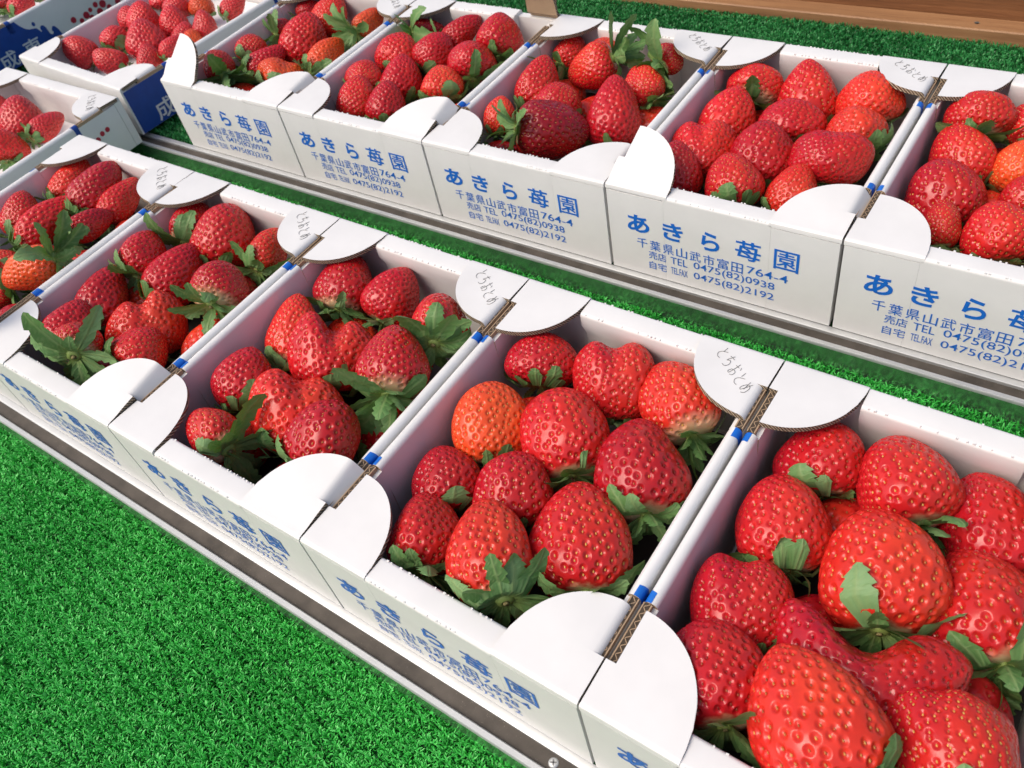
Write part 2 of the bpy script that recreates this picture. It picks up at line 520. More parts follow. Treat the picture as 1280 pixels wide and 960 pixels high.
# ------------------------------------------------------------------ boxes
def flap(parent, corner, W, D, H, fx=.275, fy=.285, tilt=0.0, tab=None, tablen=.085, th=.019, curl=0.0, wr=0, notch=.128, sidein=.032, kraftunder=False, zoff=0.0):
    """rounded corner flap hinged on the front or back edge; corner is fl, fr, bl or br"""
    right, backw = corner[1] == 'r', corner[0] == 'b'
    R = .012
    rows = [(-.030, 0), (-.022, 0), (-.012, 0), (-.004, 0), (.004, 0), (.03, 0), (.08, 0), (notch, 0), (notch + .0005, 1)]
    k = 16
    for j in range(1, k + 1):
        rows.append((notch + (fy - notch) * math.sin(j / k * math.pi / 2), 1))
    nx = 18
    xc = sidein + .006
    top, bot = [], []
    def place(x, y, off):
        # fold over the front edge
        if y < 0:
            a = min(-y / R, math.pi / 2)
            zz = -R + (R + off) * math.cos(a); yy = R - (R + off) * math.sin(a)
            if -y > R * math.pi / 2:
                zz -= (-y - R * math.pi / 2)
            return Vector((x, yy, zz))
        xx, dz = x, 0.0
        nxv, nzv = 0.0, 1.0
        if tab is not None and x < xc and y > notch:
            d = xc - x
            r = .022
            if d < r * tab:
                a = d / r
                xx = xc - r * math.sin(a); dz = -r * (1 - math.cos(a)); nxv, nzv = -math.sin(a), math.cos(a)
            else:
                e = d - r * tab
                xx = xc - r * math.sin(tab) - e * math.cos(tab); dz = -r * (1 - math.cos(tab)) - e * math.sin(tab)
                nxv, nzv = -math.sin(tab), math.cos(tab)
        xx += nxv * off; zz = dz + nzv * off
        yy = R + y
        t = tilt * min(1, max(0, y / .05))
        yy2 = R + y * math.cos(t) - zz * math.sin(t)
        zz2 = y * math.sin(t) + zz * math.cos(t) + curl * y * y * (x - .1)
        return Vector((xx, yy2, zz2))
    grid = []
    for y, sec in rows:
        q = max(0.0, 1 - (max(y, 0) / fy) ** 2.15)
        x1 = sidein + (fx - sidein) * q ** .5
        x0 = .003 if sec == 0 else (sidein if tab is None else xc - tablen * (1 if y < fy * .93 else .96))
        if sec == 1 and x1 < x0 + .0015:
            x1 = x0 + .0015
        if sec == 1 and tab is not None:
            x1 = max(x1, sidein + .012)
        if tab is not None and sec == 1:
            xs = list(np.linspace(x0, xc, 9)) + list(np.linspace(xc, max(x1, xc + .002), nx - 8))[1:]
        else:
            xs = list(np.linspace(x0, x1, nx))
        grid.append([(place(xx, y, 0), place(xx, y, -th)) for xx in xs])
    m = MB()
    def P(v):
        return ((W - v.x) if right else v.x, (D - v.y) if backw else v.y, H + v.z + zoff)
    nr, nc = len(grid), len(grid[0])
    vs = [P(a) for row in grid for a, _ in row] + [P(bq) for row in grid for _, bq in row]
    off = nr * nc
    fs, mi = [], []
    idx = lambda r, c: r * nc + c
    split = 8                                      # the notch step between row 7 and 8 is a free edge
    for r in range(nr - 1):
        for c in range(nc - 1):
            if r == split - 1 and tab is not None:
                continue
            fs.append((idx(r, c), idx(r, c + 1), idx(r + 1, c + 1), idx(r + 1, c))); mi.append(0)
            fs.append((off + idx(r, c), off + idx(r + 1, c), off + idx(r + 1, c + 1), off + idx(r, c + 1))); mi.append(2 if kraftunder else 3)
        for c in (0, nc - 1):
            a, bq = idx(r, c), idx(r + 1, c)
            fs.append((a, bq, off + bq, off + a)); mi.append(1 if r > 3 else 0)
    for r in (0, nr - 1) + ((split - 1, split) if tab is not None else ()):
        for c in range(nc - 1):
            a, bq = idx(r, c), idx(r, c + 1)
            fs.append((a, bq, off + bq, off + a)); mi.append(1 if r else 0)
    if tab is not None:                            # stitch the inner part across the notch line
        for c in range(nc - 1):
            pass
    m.add(vs, fs, mi)
    if tab is not None:
        # bridge plate between the hinge part and the tabbed part
        ra, rb = grid[split - 1], grid[split]
        xs = [(ra[c], rb[min(nc - 1, 8 + int(round(c / (nc - 1) * (nc - 9))))]) for c in range(nc)]
        vb = [P(a[0]) for a, _ in xs] + [P(b_[0]) for _, b_ in xs] + [P(a[1]) for a, _ in xs] + [P(b_[1]) for _, b_ in xs]
        fb = []
        for c in range(nc - 1):
            fb.append((c, c + 1, nc + c + 1, nc + c)); fb.append((2 * nc + c, 3 * nc + c, 3 * nc + c + 1, 2 * nc + c + 1))
        m.add(vb, fb, [0, 3] * (nc - 1))
    o = m.build('corner_flap', [CARD, KRAFT, KRAFT_PLAIN, CARD_IN], parent, smooth=True)
    if wr:
        h = MB()
        rr = random.Random(wr)
        # written down the flap, from the back edge towards the inside of the box
        for i, ch in enumerate(HAND):
            for stroke in KANA[ch]:
                pts = [Vector((p, q, 0)) for p, q in stroke]
                sm = []
                for a in range(len(pts) - 1):
                    p0, p1, p2, p3 = pts[max(a - 1, 0)], pts[a], pts[a + 1], pts[min(a + 2, len(pts) - 1)]
                    for j in range(5):
                        u = j / 5
                        sm.append(.5 * ((2 * p1) + (p2 - p0) * u + (2 * p0 - 5 * p1 + 4 * p2 - p3) * u * u + (3 * p1 - p0 - 3 * p2 + p3) * u ** 3))
                sm.append(pts[-1])
                jx, jy = rr.uniform(-.0012, .0012), rr.uniform(-.0012, .0012)
                path = []
                for p in sm:
                    cx_, cy_ = p.x - .5 + jx * 20, p.y - .5 + jy * 20
                    lx = .190 - i * .0325 - .028 * cx_ - .022 * cy_        # from the seam side
                    ly = .059 + i * .028 + .024 * cx_ - .052 * cy_         # from the back edge
                    v = place(lx, ly - .012, .0012)
                    path.append(P(v))
                h.tube(path, .0009, 4)
        h.build('handwriting', PENCIL, o, fix=False)
    return o

def strawberry_box(name, loc, rz, label, W=1.0, D=1.303, H=.449, text=True, tilts=None, tabs=None, hand=0, side_print=False, opts=None, lbox=False):
    t = empty(name, loc, rz)
    tag(t, label, 'box', 'white cardboard strawberry boxes')
    tilts = tilts or {}; tabs = tabs or {}; opts = opts or {}
    fx, fy = (.27, .27) if lbox else (.275, .285)
    g = .006
    b = MB(); b.box(.012, W - .012, .012, D - .012, .002, .022); b.build('base_panel', CARD_IN, t)
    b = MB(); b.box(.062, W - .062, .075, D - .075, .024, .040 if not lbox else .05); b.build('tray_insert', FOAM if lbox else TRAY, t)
    if not lbox:
        b = MB(); b.box(W - .066, W - .0555, .10, D - .10, .03, .36); b.build('foam_lining', FOAM, t)
    # front and back panels: a folded board with a rolled top between the flaps
    def rolled(w_, top, r=.013):
        pr = [(0, .003), (0, top - r - .012), (0, top - r - .004)]
        pr += [(r - r * math.cos(a), top - r + r * math.sin(a)) for a in np.linspace(0, math.pi / 2, 6)]
        pr += [(w_ - r + r * math.sin(a), top - .003 - r + r * math.cos(a)) for a in np.linspace(0, math.pi / 2, 6)]
        pr += [(w_, top - r - .009), (w_, top - .06), (w_ - .024, top - .12), (w_ - .030, .023), (.02, .003)]
        return pr
    for nm, fl in (('front_panel', False), ('back_panel', True)):
        m = MB()
        Y = (lambda y: D - y) if fl else (lambda y: y)
        m.extrude([(Y(p), z) for p, z in rolled(.088, H - .005)], 'x', fx - .0035, W - fx + .0035)
        m.extrude([(Y(p), z) for p, z in [(0, .003), (0, H - .026), (.045, H - .026), (.045, .003)]], 'x', g, fx - .004)
        m.extrude([(Y(p), z) for p, z in [(0, .003), (0, H - .026), (.045, H - .026), (.045, .003)]], 'x', W - fx + .004, W - g)
        # perforation nubs along the crease
        nn = 26
        for k in range(nn):
            for yy, zz in ((.0045, H - .0068), (.0835, H - .0085)):
                xx = fx + .012 + (W - 2 * fx - .024) * (k + .5) / nn + random.uniform(-.003, .003)
                if random.random() < .45:
                    s = .0021 * random.uniform(.6, 1.3); e = random.uniform(.5, 1.2)
                    m.box(xx - .0042 * e, xx + .0030 * e, Y(yy) - s, Y(yy) + s, zz - .004, zz + .0016 * e)
        p = m.build(nm, CARD, t, smooth=True)
        if text and not fl:
            q = MB()
            for co, fs in LETTER:
                q.add([(cx, -.0016, cz) for cx, cz in co], fs)
            q.build('lettering', INK, p, fix=False)
    # side panels with a rolled rim, corrugated ends showing in the flap notches
    for right in (False, True):
        X = (lambda x: W - x) if right else (lambda x: x)
        m = MB()
        top = H - .010
        ya, yb = .337, D - .320
        r = .0195
        cx = g + r
        arc = [(cx - r * math.cos(a), top - r + r * math.sin(a)) for a in np.linspace(0, math.pi, 13)]
        prof = [(g, .003), (g, top - r - .012), (g, top - r - .003)] + arc + [(g + 2 * r, top - r - .004), (g + 2 * r, top - .05), (g + 2 * r + .006, top - .16), (g + 2 * r + .004, .023), (g + .02, .003)]
        m.extrude([(X(p), z) for p, z in prof], 'y', ya, yb, 0, 1, n=8)
        for y0, y1 in ((.047, ya), (yb, D - .047)):
            m.extrude([(X(p), z) for p, z in [(g, .003), (g, H - .030), (g + .042, H - .030), (g + .042, .003)]], 'y', y0, y1, 0, 1)
        for y0, y1 in ((.130, ya - .004), (yb + .004, D - .130)):
            m.extrude([(X(p), z) for p, z in [(g + .002, H - .04), (g + .002, H - .013), (g + .026, H - .013), (g + .026, H - .04)]], 'y', y0, y1, 2, 2)  # solid strip, its dark colour stands in for shaded hollows between flutes
            for p0_, p1_ in ((g + .0005, g + .0040), (g + .0225, g + .0265)):
                m.box(*sorted((X(p0_), X(p1_))), y0, y1, H - .03, H - .0115, 1)
            for c0_ in (g + .0055,):
                n = int((y1 - y0) / .0125); hw_ = .0016
                zz = [(c0_ + (.0005 if k % 2 else .0138), y0 + (y1 - y0) * k / n) for k in range(n + 1)]
                vs = [(X(p), y + s_, H - .0122) for p, y in zz for s_ in (-hw_, hw_)]
                m.add(vs, [(2 * k, 2 * k + 1, 2 * k + 3, 2 * k + 2) for k in range(n)], 1)
        sp = m.build('side_panel', [CARD, KRAFT_PLAIN, KRAFT_SHADE], t, smooth=True)
        # blue print that laps over the rim beside each flap
        for y0, y1, sl in ((ya, ya + .034, .010), (yb - .030, yb, -.008)):
            q = MB()
            arc2 = [(cx - (r + .0012) * math.cos(a), top - r + (r + .0012) * math.sin(a)) for a in np.linspace(0, math.pi * (.52), 8)]
            arc2 = [(g - .0012, top - .09)] + arc2
            vs = []
            for k, (p, z) in enumerate(arc2):
                vs += [(X(p), y0 + (sl if sl < 0 else 0) * k / 8, z), (X(p), y1 + (sl if sl > 0 else 0) * (1 - k / 8), z)]
            q.add(vs, [(2 * k, 2 * k + 1, 2 * k + 3, 2 * k + 2) for k in range(len(arc2) - 1)])
            q.build('blue_print', INK_DEEP if side_print else INK, sp, fix=False)
        if side_print:
            q = MB()
            pts = [(.012, .004), (.012, H - .03), (.36, H - .03), (.405, .29), (.431, .244), (.455, .212), (.48, .194), (.51, .186), (.535, .178), (.552, .150), (.556, .139)]
            pts += [(.563, .142), (.560, .158), (.566, .172), (.580, .179), (.596, .172), (.606, .150), (.608, .120), (.612, .098), (.622, .086), (.636, .088), (.643, .100), (.636, .106), (.640, .122), (.655, .137), (.672, .130), (.686, .105), (.694, .070), (.704, .030), (.716, .004)]
            q.add([(X(g - .0012), y, z) for y, z in pts], [tuple(range(len(pts)))])
            n = 18
            q.add([(X(g - .0012), .531 + .0135 * math.cos(2 * math.pi * j / n), .212 + .0165 * math.sin(2 * math.pi * j / n)) for j in range(n)], [tuple(range(n))])
            q.build('wave_print', INK_DEEP, sp, fix=False)
            q = MB()
            for ch, y0 in (('\u6210', .150), ('\u6771', .365)):
                co, fs = fit(ch, y0, y0 + .145, -.0 + .012, .138, .012)
                q.add([(X(g - .0026), a if right else a, c) for a, c in co], fs)
            q.build('side_lettering', INK_WHITE, sp, fix=False)
            q = MB()
            dots = [(.834, .100, .024), (.895, .066, .02), (.95, .085, .028), (1.0, .105, .018), (1.06, .12, .022), (1.12, .10, .03), (1.19, .13, .02), (1.26, .11, .024), (1.33, .135, .020), (1.40, .168, .017), (1.443, .186, .016), (1.485, .190, .016), (.985, .05, .022), (1.07, .06, .028), (1.16, .055, .022), (1.25, .06, .026), (1.34, .085, .022)]
            for dy, dz, rr in dots:
                n = 14
                q.add([(X(g - .0012), dy + rr * math.cos(2 * math.pi * j / n), dz + rr * math.sin(2 * math.pi * j / n)) for j in range(n)], [tuple(range(n))])
            q.build('red_print', INK_RED, sp, fix=False)
    for cn in ('fl', 'fr', 'bl', 'br'):
        kw = dict(fx=fx * random.uniform(.95, 1.04), curl=random.uniform(-.5, .9), fy=fy * random.uniform(.96, 1.04) if cn[0] == 'f' else fy * .95, tilt=tilts.get(cn, random.uniform(-.015, .055)))
        if cn in tabs:
            kw['tab'] = tabs[cn]
        if cn == 'br':
            kw['wr'] = hand
        kw.update(opts.get(cn, {}))
        flap(t, cn, W, D, H, **kw)
    return t

R_ = math.radians
NEAR = [
 (-1, 'leftmost lettered box of near row, its front right flap raised at the left edge', dict(fr=1.35), dict(fr=.4, br=1.45), {'fr': dict(kraftunder=True)}),
 (0, 'second lettered box of near row, star-leaved strawberry spilling over its front', dict(fr=.16), dict(fr=1.05, br=1.45), {}),
 (1, 'middle lettered box of near row, with two-lobed strawberries and a wide-leaved one on its rim', dict(fr=.13), dict(fr=1.05, br=1.45), {}),
 (2, 'fourth lettered box of near row, big leafy strawberry hanging over its front edge', dict(fr=.03), dict(fr=1.45, br=1.45), {}),
 (3, 'nearest box at lower right, cut by the corner of the photo, largest strawberries', {}, dict(fr=1.45, br=1.45), {}),
]
for i, lb, tl, tb, op in NEAR:
    strawberry_box('strawberry_box', (i, 0, 0), 0, lb, tilts=tl, tabs=tb, hand=20 + i, opts=op)
FAR = [
 (-1, 'leftmost lettered box of far row, its front left flap standing up', dict(fl=.64, fr=.10), dict(fr=1.0, br=1.45), {}),
 (0, 'second lettered box of far row, its back right flap torn and upright', dict(fr=.22, br=1.25), dict(fr=.95, br=.5), {'br': dict(kraftunder=True, wr=0, fx=.20)}),
 (1, 'middle lettered box of far row, with a dark strawberry lying sideways and many green calyxes', dict(fr=.02), dict(fr=1.4, br=1.45), {}),
 (2, 'fourth lettered box of far row, its raised front left flap overlapping the neighbour', dict(fl=.40, fr=.10), dict(fr=1.0, br=1.45), {'fl': dict(zoff=.004)}),
 (3, 'far row lettered box cut by the right edge of the photo', {}, dict(fr=1.4, br=1.45), {}),
]
for i, lb, tl, tb, op in FAR:
    strawberry_box('strawberry_box', r2(i * 1.002, 0), YAW2, lb, tilts=tl, tabs=tb, hand=40 + i, opts=op)
strawberry_box('strawberry_box', (-2.69, .15, 0), 0, 'unlettered low box at left edge with grey side and red dots, handwriting on its flap', W=1.28, D=1.65, H=.32, text=False, lbox=True, hand=60, tabs=dict(br=1.5, fr=1.5), side_print=True)
strawberry_box('strawberry_box', (-2.745, 1.925, .005), -.055, 'unlettered low box with plain white front and deep blue side', W=1.28, D=1.65, H=.32, text=False, lbox=True, hand=0, tabs=dict(br=1.5, fr=1.5), side_print=True)
strawberry_box('strawberry_box', (-4.735, 1.95, .005), -.035, 'low box in upper left corner showing blue wave print and red dots', W=1.28, D=1.65, H=.32, text=False, lbox=True, hand=0, tabs=dict(br=1.5, fr=1.5), side_print=True)

# ------------------------------------------------------------------ strawberries
COL = {'d': (.45, .008, .018), 'r': (.55, .013, .018), 's': (.63, .024, .017), 'o': (.68, .066, .018), 'x': (.29, .006, .014), 'p': (.58, .026, .036)}
BOXNAME = {'F1': 'leftmost lettered box of near row', 'F2': 'second lettered box of near row', 'F3': 'middle lettered box of near row', 'F4': 'fourth lettered box of near row', 'F5': 'nearest box at lower right', 'R0': 'leftmost lettered box of far row', 'R1': 'second lettered box of far row', 'R2': 'middle lettered box of far row', 'R3': 'fourth lettered box of far row', 'R4': 'far box cut by right edge', 'L1': 'unlettered box at left edge', 'L2': 'unlettered box with blue side', 'L3': 'box in upper left corner'}
BERRIES = [
 ('F4', (2.1905, 1.0585, 0.3129), (-0.315, 0.787, 0.53), (0.855, 0.478, -0.201), 0.2703, 0.2099, 92, {'c': 'd', 'sy': 0.3, 'a': 1.92, 'cal': 0.5}, 'deep red rounded', 'under back left flap of'),
 ('F4', (2.4771, 1.093, 0.3126), (-0.32, 0.673, 0.667), (0.867, 0.492, -0.08), 0.2774, 0.3151, 98, {'c': 'r', 'sy': 0.5, 'two': (0.16, 0.3, -0.03), 'a': 2.32, 'cal': 0.6}, 'twin-tipped red', 'at back middle of'),
 ('F4', (2.7178, 1.0944, 0.3208), (-0.711, 0.668, 0.222), (0.703, 0.676, 0.219), 0.2535, 0.3115, 94, {'c': 's', 'sy': 0.9, 'a': 2.32, 'n': 0.15, 'sa': 10, 'cal': 0.9}, 'pale-necked scarlet', 'at back right corner of'),
 ('F4', (2.1871, 0.7258, 0.3061), (-0.426, 0.765, 0.483), (0.803, 0.566, -0.188), 0.2634, 0.3094, 95, {'c': 'o', 'sy': 0.9, 'a': 2.92, 'n': 0.075, 'cal': 0.5}, 'flat-topped orange', 'in second rank left of'),
 ('F4', (2.44, 0.8041, 0.3047), (-0.635, 0.753, 0.17), (0.763, 0.646, -0.008), 0.3026, 0.3508, 112, {'c': 'r', 'sy': 0.7, 'a': 2.62, 'n': 0.06, 'sa': -20, 'cal': 0.8}, 'broad round red', 'at very centre of'),
 ('F4', (2.7352, 0.7835, 0.31), (-0.55, 0.827, 0.117), (0.833, 0.553, 0.003), 0.3083, 0.356, 120, {'c': 'd', 'sy': 0.2, 'a': 1.72, 'n': 0.05, 'sa': 0, 'cal': 0.9}, 'big dark conical', 'against right wall of'),
 ('F4', (2.1776, 0.4769, 0.2822), (-0.529, 0.721, 0.447), (0.74, 0.65, -0.172), 0.2441, 0.235, 91, {'c': 'd', 'sy': 0.05, 'a': 2.12, 'cal': 0.3}, 'shiny dark-seeded', 'against left wall of'),
 ('F4', (2.4111, 0.5336, 0.2953), (-0.419, 0.812, 0.406), (0.83, 0.524, -0.191), 0.2626, 0.2635, 101, {'c': 'd', 'sy': 0.7, 'a': 2.72, 'cal': 0.4}, 'squat crimson', 'behind the two front ones of'),
 ('F4', (2.2601, 0.259, 0.3179), (-0.568, 0.821, 0.054), (0.783, 0.56, -0.271), 0.2335, 0.292, 92, {'c': 'r', 'sy': 0.6, 'a': 2.02, 'sa': 5, 'roll': 0.6, 'cal': 1.0}, 'upright red', 'at front left corner of'),
 ('F4', (2.5175, 0.2719, 0.39), (-0.744, 0.667, 0.032), (0.666, 0.744, -0.05), 0.2595, 0.3573, 109, {'c': 's', 'sy': 0.9, 'a': 1.92, 'n': 0.1, 'sa': -5, 'cal': 1.4}, 'orange-flanked leafy', 'at front middle of'),
 ('F4', (2.7046, 0.4683, 0.32), (-0.583, 0.811, 0.045), (0.809, 0.585, -0.061), 0.2994, 0.3931, 123, {'c': 'r', 'sy': 1.0, 'a': 1.82, 'cal': 1.1, 'sa': 0}, 'largest yellow-seeded red', 'at front right corner of'),
 ('F5', (3.2142, 1.0917, 0.2937), (-0.406, 0.799, 0.443), (0.911, 0.394, 0.124), 0.2658, 0.2511, 106, {'c': 'd', 'sy': 0.3, 'a': 2.32, 'n': 0.05, 'cal': 0.5}, 'dark blunt', 'under back left flap of'),
 ('F5', (3.4535, 1.0855, 0.3381), (-0.562, 0.806, 0.185), (0.812, 0.496, 0.307), 0.2801, 0.3012, 119, {'c': 'r', 'sy': 0.9, 'a': 2.32, 'n': 0.05, 'cal': 0.8, 'sa': 5}, 'broad yellow-seeded', 'at back middle of'),
 ('F5', (3.7, 1.0868, 0.2637), (-0.594, 0.745, 0.304), (0.794, 0.48, 0.373), 0.2751, 0.3288, 120, {'c': 'd', 'sy': 0.3, 'a': 2.12, 'cal': 0.6}, 'glossy dark', 'at back right of'),
 ('F5', (3.1983, 0.8131, 0.3), (-0.434, 0.872, 0.228), (0.901, 0.425, 0.09), 0.2662, 0.3135, 112, {'c': 'r', 'sy': 0.5, 'a': 2.22, 'n': 0.06, 'cal': 0.8, 'sa': -5}, 'oval red', 'in second rank left of'),
 ('F5', (3.5006, 0.7807, 0.3193), (-0.332, 0.937, 0.108), (0.938, 0.317, 0.138), 0.3176, 0.3677, 144, {'lax': 0.6, 'c': 's', 'sy': 0.9, 'a': 2.32, 'sa': -10, 'cal': 1.25}, 'big pale orange-red', 'at centre of'),
 ('F5', (3.7412, 0.8219, 0.2631), (-0.58, 0.814, 0.034), (0.767, 0.531, 0.361), 0.3205, 0.352, 149, {'c': 'r', 'sy': 0.6, 'a': 1.72, 'n': 0.075, 'sa': 0, 'cal': 1.2}, 'bright red pointed', 'at right edge of'),
 ('F5', (3.2012, 0.5296, 0.2891), (-0.416, 0.783, 0.462), (0.894, 0.446, 0.049), 0.274, 0.3037, 122, {'c': 'd', 'sy': 0.4, 'two': (0.14, 0.3, -0.1), 'a': 2.12, 'cal': 0.4}, 'notched dark red', 'against left wall of'),
 ('F5', (3.5562, 0.5056, 0.3345), (-0.457, 0.793, 0.402), (0.889, 0.423, 0.177), 0.4319, 0.3304, 211, {'c': 'd', 'sy': 0.02, 'two': (0.42, 0.42, -0.3), 'a': 3.32, 'cal': 0.3, 'flat': 0.62}, 'bent boot-shaped crimson', 'in front of centre one in'),
 ('F5', (3.2315, 0.2841, 0.3361), (-0.59, 0.807, 0.016), (0.805, 0.587, 0.083), 0.2668, 0.2993, 128, {'c': 'd', 'sy': 0.2, 'a': 2.42, 'n': 0.05, 'sa': -5, 'cal': 1.0}, 'dark leafy-based', 'beside front left flap of'),
 ('F5', (3.4914, 0.2605, 0.4164), (-0.763, 0.637, 0.109), (0.642, 0.727, 0.243), 0.3157, 0.3726, 165, {'c': 's', 'sy': 0.6, 'a': 1.62, 'cal': 0.6}, 'largest orange-sided', 'at front middle of'),
 ('F5', (3.7743, 0.3857, 0.3775), (-0.5, 0.804, 0.323), (0.864, 0.437, 0.25), 0.2735, 0.2663, 147, {'c': 'r', 'sy': 1.0, 'two': (0.07, 0.2, -0.1), 'a': 2.52, 'cal': 0.6}, 'lumpy flat-topped', 'at front right of'),
 ('F3', (1.1788, 1.0739, 0.311), (-0.333, 0.899, 0.286), (0.749, 0.436, -0.498), 0.2465, 0.2897, 73, {'c': 'd', 'sy': 0.5, 'a': 2.0, 'n': 0.125, 'cal': 0.95, 'sa': 10}, 'rounded dark red', 'under back left flap of'),
 ('F3', (1.4219, 1.1038, 0.3075), (0.015, 0.92, 0.392), (0.775, 0.237, -0.585), 0.2386, 0.2631, 72, {'c': 'd', 'sy': 0.2, 'a': 1.5, 'cal': 0.85, 'sa': 10}, 'leaning pointed red', 'at back middle of'),
 ('F3', (1.7596, 1.0117, 0.38), (-0.447, 0.894, 0.029), (0.816, 0.421, -0.395), 0.2312, 0.25, 76, {'c': 'r', 'sy': 0.9, 'a': 1.8, 'n': 0.075, 'cal': 1.15, 'sa': -10}, 'green-capped scarlet', 'at back right corner of'),
 ('F3', (1.1674, 0.7622, 0.3046), (-0.418, 0.781, 0.464), (0.691, 0.605, -0.396), 0.215, 0.3253, 66, {'c': 's', 'sy': 0.9, 'a': 1.7, 'n': 0.15, 'cal': 0.7, 'sa': 0}, 'narrow pale-necked', 'against left wall of'),
 ('F3', (1.4029, 0.7437, 0.3117), (-0.282, 0.678, 0.679), (0.705, 0.626, -0.332), 0.317, 0.3407, 101, {'c': 'r', 'sy': 0.5, 'two': (0.27, 0.28, -0.14), 'a': 2.3, 'cal': 0.5}, 'heart-shaped two-lobed', 'at centre of'),
 ('F3', (1.7532, 0.7535, 0.4), (-0.474, 0.86, 0.191), (0.779, 0.51, -0.364), 0.2639, 0.3063, 90, {'c': 'd', 'sy': 0.9, 'a': 1.5, 'n': 0.125, 'cal': 1.35, 'sa': 0}, 'neat conical wide-leaved', 'on right wall of'),
 ('F3', (1.1835, 0.465, 0.3217), (-0.357, 0.796, 0.488), (0.669, 0.583, -0.461), 0.2571, 0.2662, 83, {'c': 'd', 'sy': 0.4, 'a': 1.5, 'cal': 0.6, 'bend': 0.12}, 'hook-tipped dark red', 'on left side of'),
 ('F3', (1.4738, 0.4608, 0.2835), (-0.296, 0.73, 0.615), (0.696, 0.606, -0.384), 0.3552, 0.3451, 118, {'c': 's', 'sy': 0.6, 'two': (0.16, 0.28, -0.08), 'a': 2.3, 'cal': 0.6}, 'wide saddle-topped orange', 'at front centre of'),
 ('F3', (1.7126, 0.3837, 0.3516), (-0.223, 0.912, 0.345), (0.773, 0.381, -0.507), 0.2742, 0.2856, 97, {'c': 'd', 'sy': 0.7, 'a': 2.3, 'cal': 0.6}, 'plump crimson', 'behind front right flap of'),
 ('F3', (1.3118, 0.2002, 0.37), (-0.967, 0.197, 0.16), (0.216, 0.969, 0.115), 0.1909, 0.2389, 66, {'c': 'r', 'sy': 0.9, 'a': 1.8, 'n': 0.125, 'cal': 1.35, 'sa': 0}, 'pink-red leafy', 'at front left corner of'),
 ('F2', (0.1551, 1.0793, 0.3273), (-0.28, 0.924, 0.26), (0.62, 0.381, -0.685), 0.1974, 0.2398, 51, {'c': 'd', 'sy': 0.6, 'a': 1.9, 'n': 0.1, 'cal': 1.2, 'sa': 0}, 'red long-leaved', 'under back left flap of'),
 ('F2', (0.3877, 1.084, 0.3236), (-0.311, 0.807, 0.502), (0.644, 0.568, -0.513), 0.2739, 0.3195, 73, {'c': 'r', 'sy': 0.8, 'a': 2.5, 'cal': 0.75, 'sa': 0}, 'large barrel-shaped', 'at back middle of'),
 ('F2', (0.6456, 1.1094, 0.3011), (-0.16, 0.955, 0.25), (0.675, 0.291, -0.678), 0.1831, 0.2438, 50, {'c': 's', 'sy': 0.9, 'a': 1.7, 'cal': 0.8, 'sa': 0}, 'light orange-red', 'at back right corner of'),
 ('F2', (0.1601, 0.7933, 0.3624), (-0.321, 0.888, 0.33), (0.597, 0.461, -0.657), 0.2144, 0.2377, 58, {'c': 'd', 'sy': 0.6, 'a': 1.8, 'cal': 0.8, 'sa': -10}, 'dark mid-sized', 'in second rank left of'),
 ('F2', (0.3594, 0.7905, 0.3199), (-0.035, 0.953, 0.302), (0.616, 0.259, -0.744), 0.2344, 0.3377, 64, {'c': 'd', 'sy': 0.3, 'a': 1.5, 'cal': 0.5}, 'long slanting crimson', 'at centre of'),
 ('F2', (0.7444, 0.7736, 0.4), (-0.402, 0.897, 0.183), (0.661, 0.422, -0.621), 0.2412, 0.2221, 71, {'c': 'd', 'sy': 0.9, 'a': 2.1, 'n': 0.175, 'sa': 5, 'cal': 1.3}, 'white-necked leafy', 'on right wall of'),
 ('F2', (0.1673, 0.5214, 0.3236), (-0.354, 0.839, 0.414), (0.569, 0.545, -0.616), 0.2301, 0.3283, 64, {'c': 'd', 'sy': 0.1, 'a': 1.5, 'cal': 0.5}, 'tall pointed dark', 'against left wall of'),
 ('F2', (0.46, 0.5124, 0.2752), (-0.401, 0.473, 0.784), (0.477, 0.839, -0.262), 0.3143, 0.3031, 90, {'c': 's', 'sy': 0.5, 'two': (0.18, 0.22, 0.14), 'a': 2.2, 'cal': 0.5}, 'knobbly wide orange-red', 'near front of'),
 ('F2', (0.6352, 0.3768, 0.3248), (-0.089, 0.969, 0.228), (0.627, 0.233, -0.743), 0.2173, 0.2235, 66, {'c': 'r', 'sy': 0.7, 'a': 2.1, 'cal': 0.5}, 'oval red', 'behind front right flap of'),
 ('F2', (0.2409, 0.3104, 0.3576), (-0.279, 0.853, 0.442), (0.556, 0.518, -0.65), 0.2324, 0.2659, 68, {'c': 'd', 'sy': 0.1, 'a': 1.5, 'cal': 0.5}, 'dark glossy tapered', 'at front left corner of'),
 ('F2', (0.4242, 0.2513, 0.4096), (-0.683, 0.73, 0.003), (0.562, 0.528, -0.637), 0.1978, 0.1735, 60, {'c': 'r', 'sy': 0.9, 'a': 1.9, 'n': 0.175, 'cal': 1.45, 'sa': 0}, 'star-leaved pale-necked', 'at front middle of'),
 ('F1', (-0.8475, 1.0587, 0.3245), (-0.031, 0.941, 0.336), (0.511, 0.304, -0.804), 0.193, 0.3031, 45, {'c': 's', 'sy': 0.7, 'a': 1.8, 'cal': 0.6}, 'orange-red slanting', 'at back left corner of'),
 ('F1', (-0.5838, 1.0587, 0.355), (-0.001, 0.952, 0.306), (0.524, 0.261, -0.811), 0.2248, 0.3534, 54, {'c': 'd', 'sy': 0.7, 'a': 1.8, 'cal': 0.5}, 'big pinkish-red', 'at back middle of'),
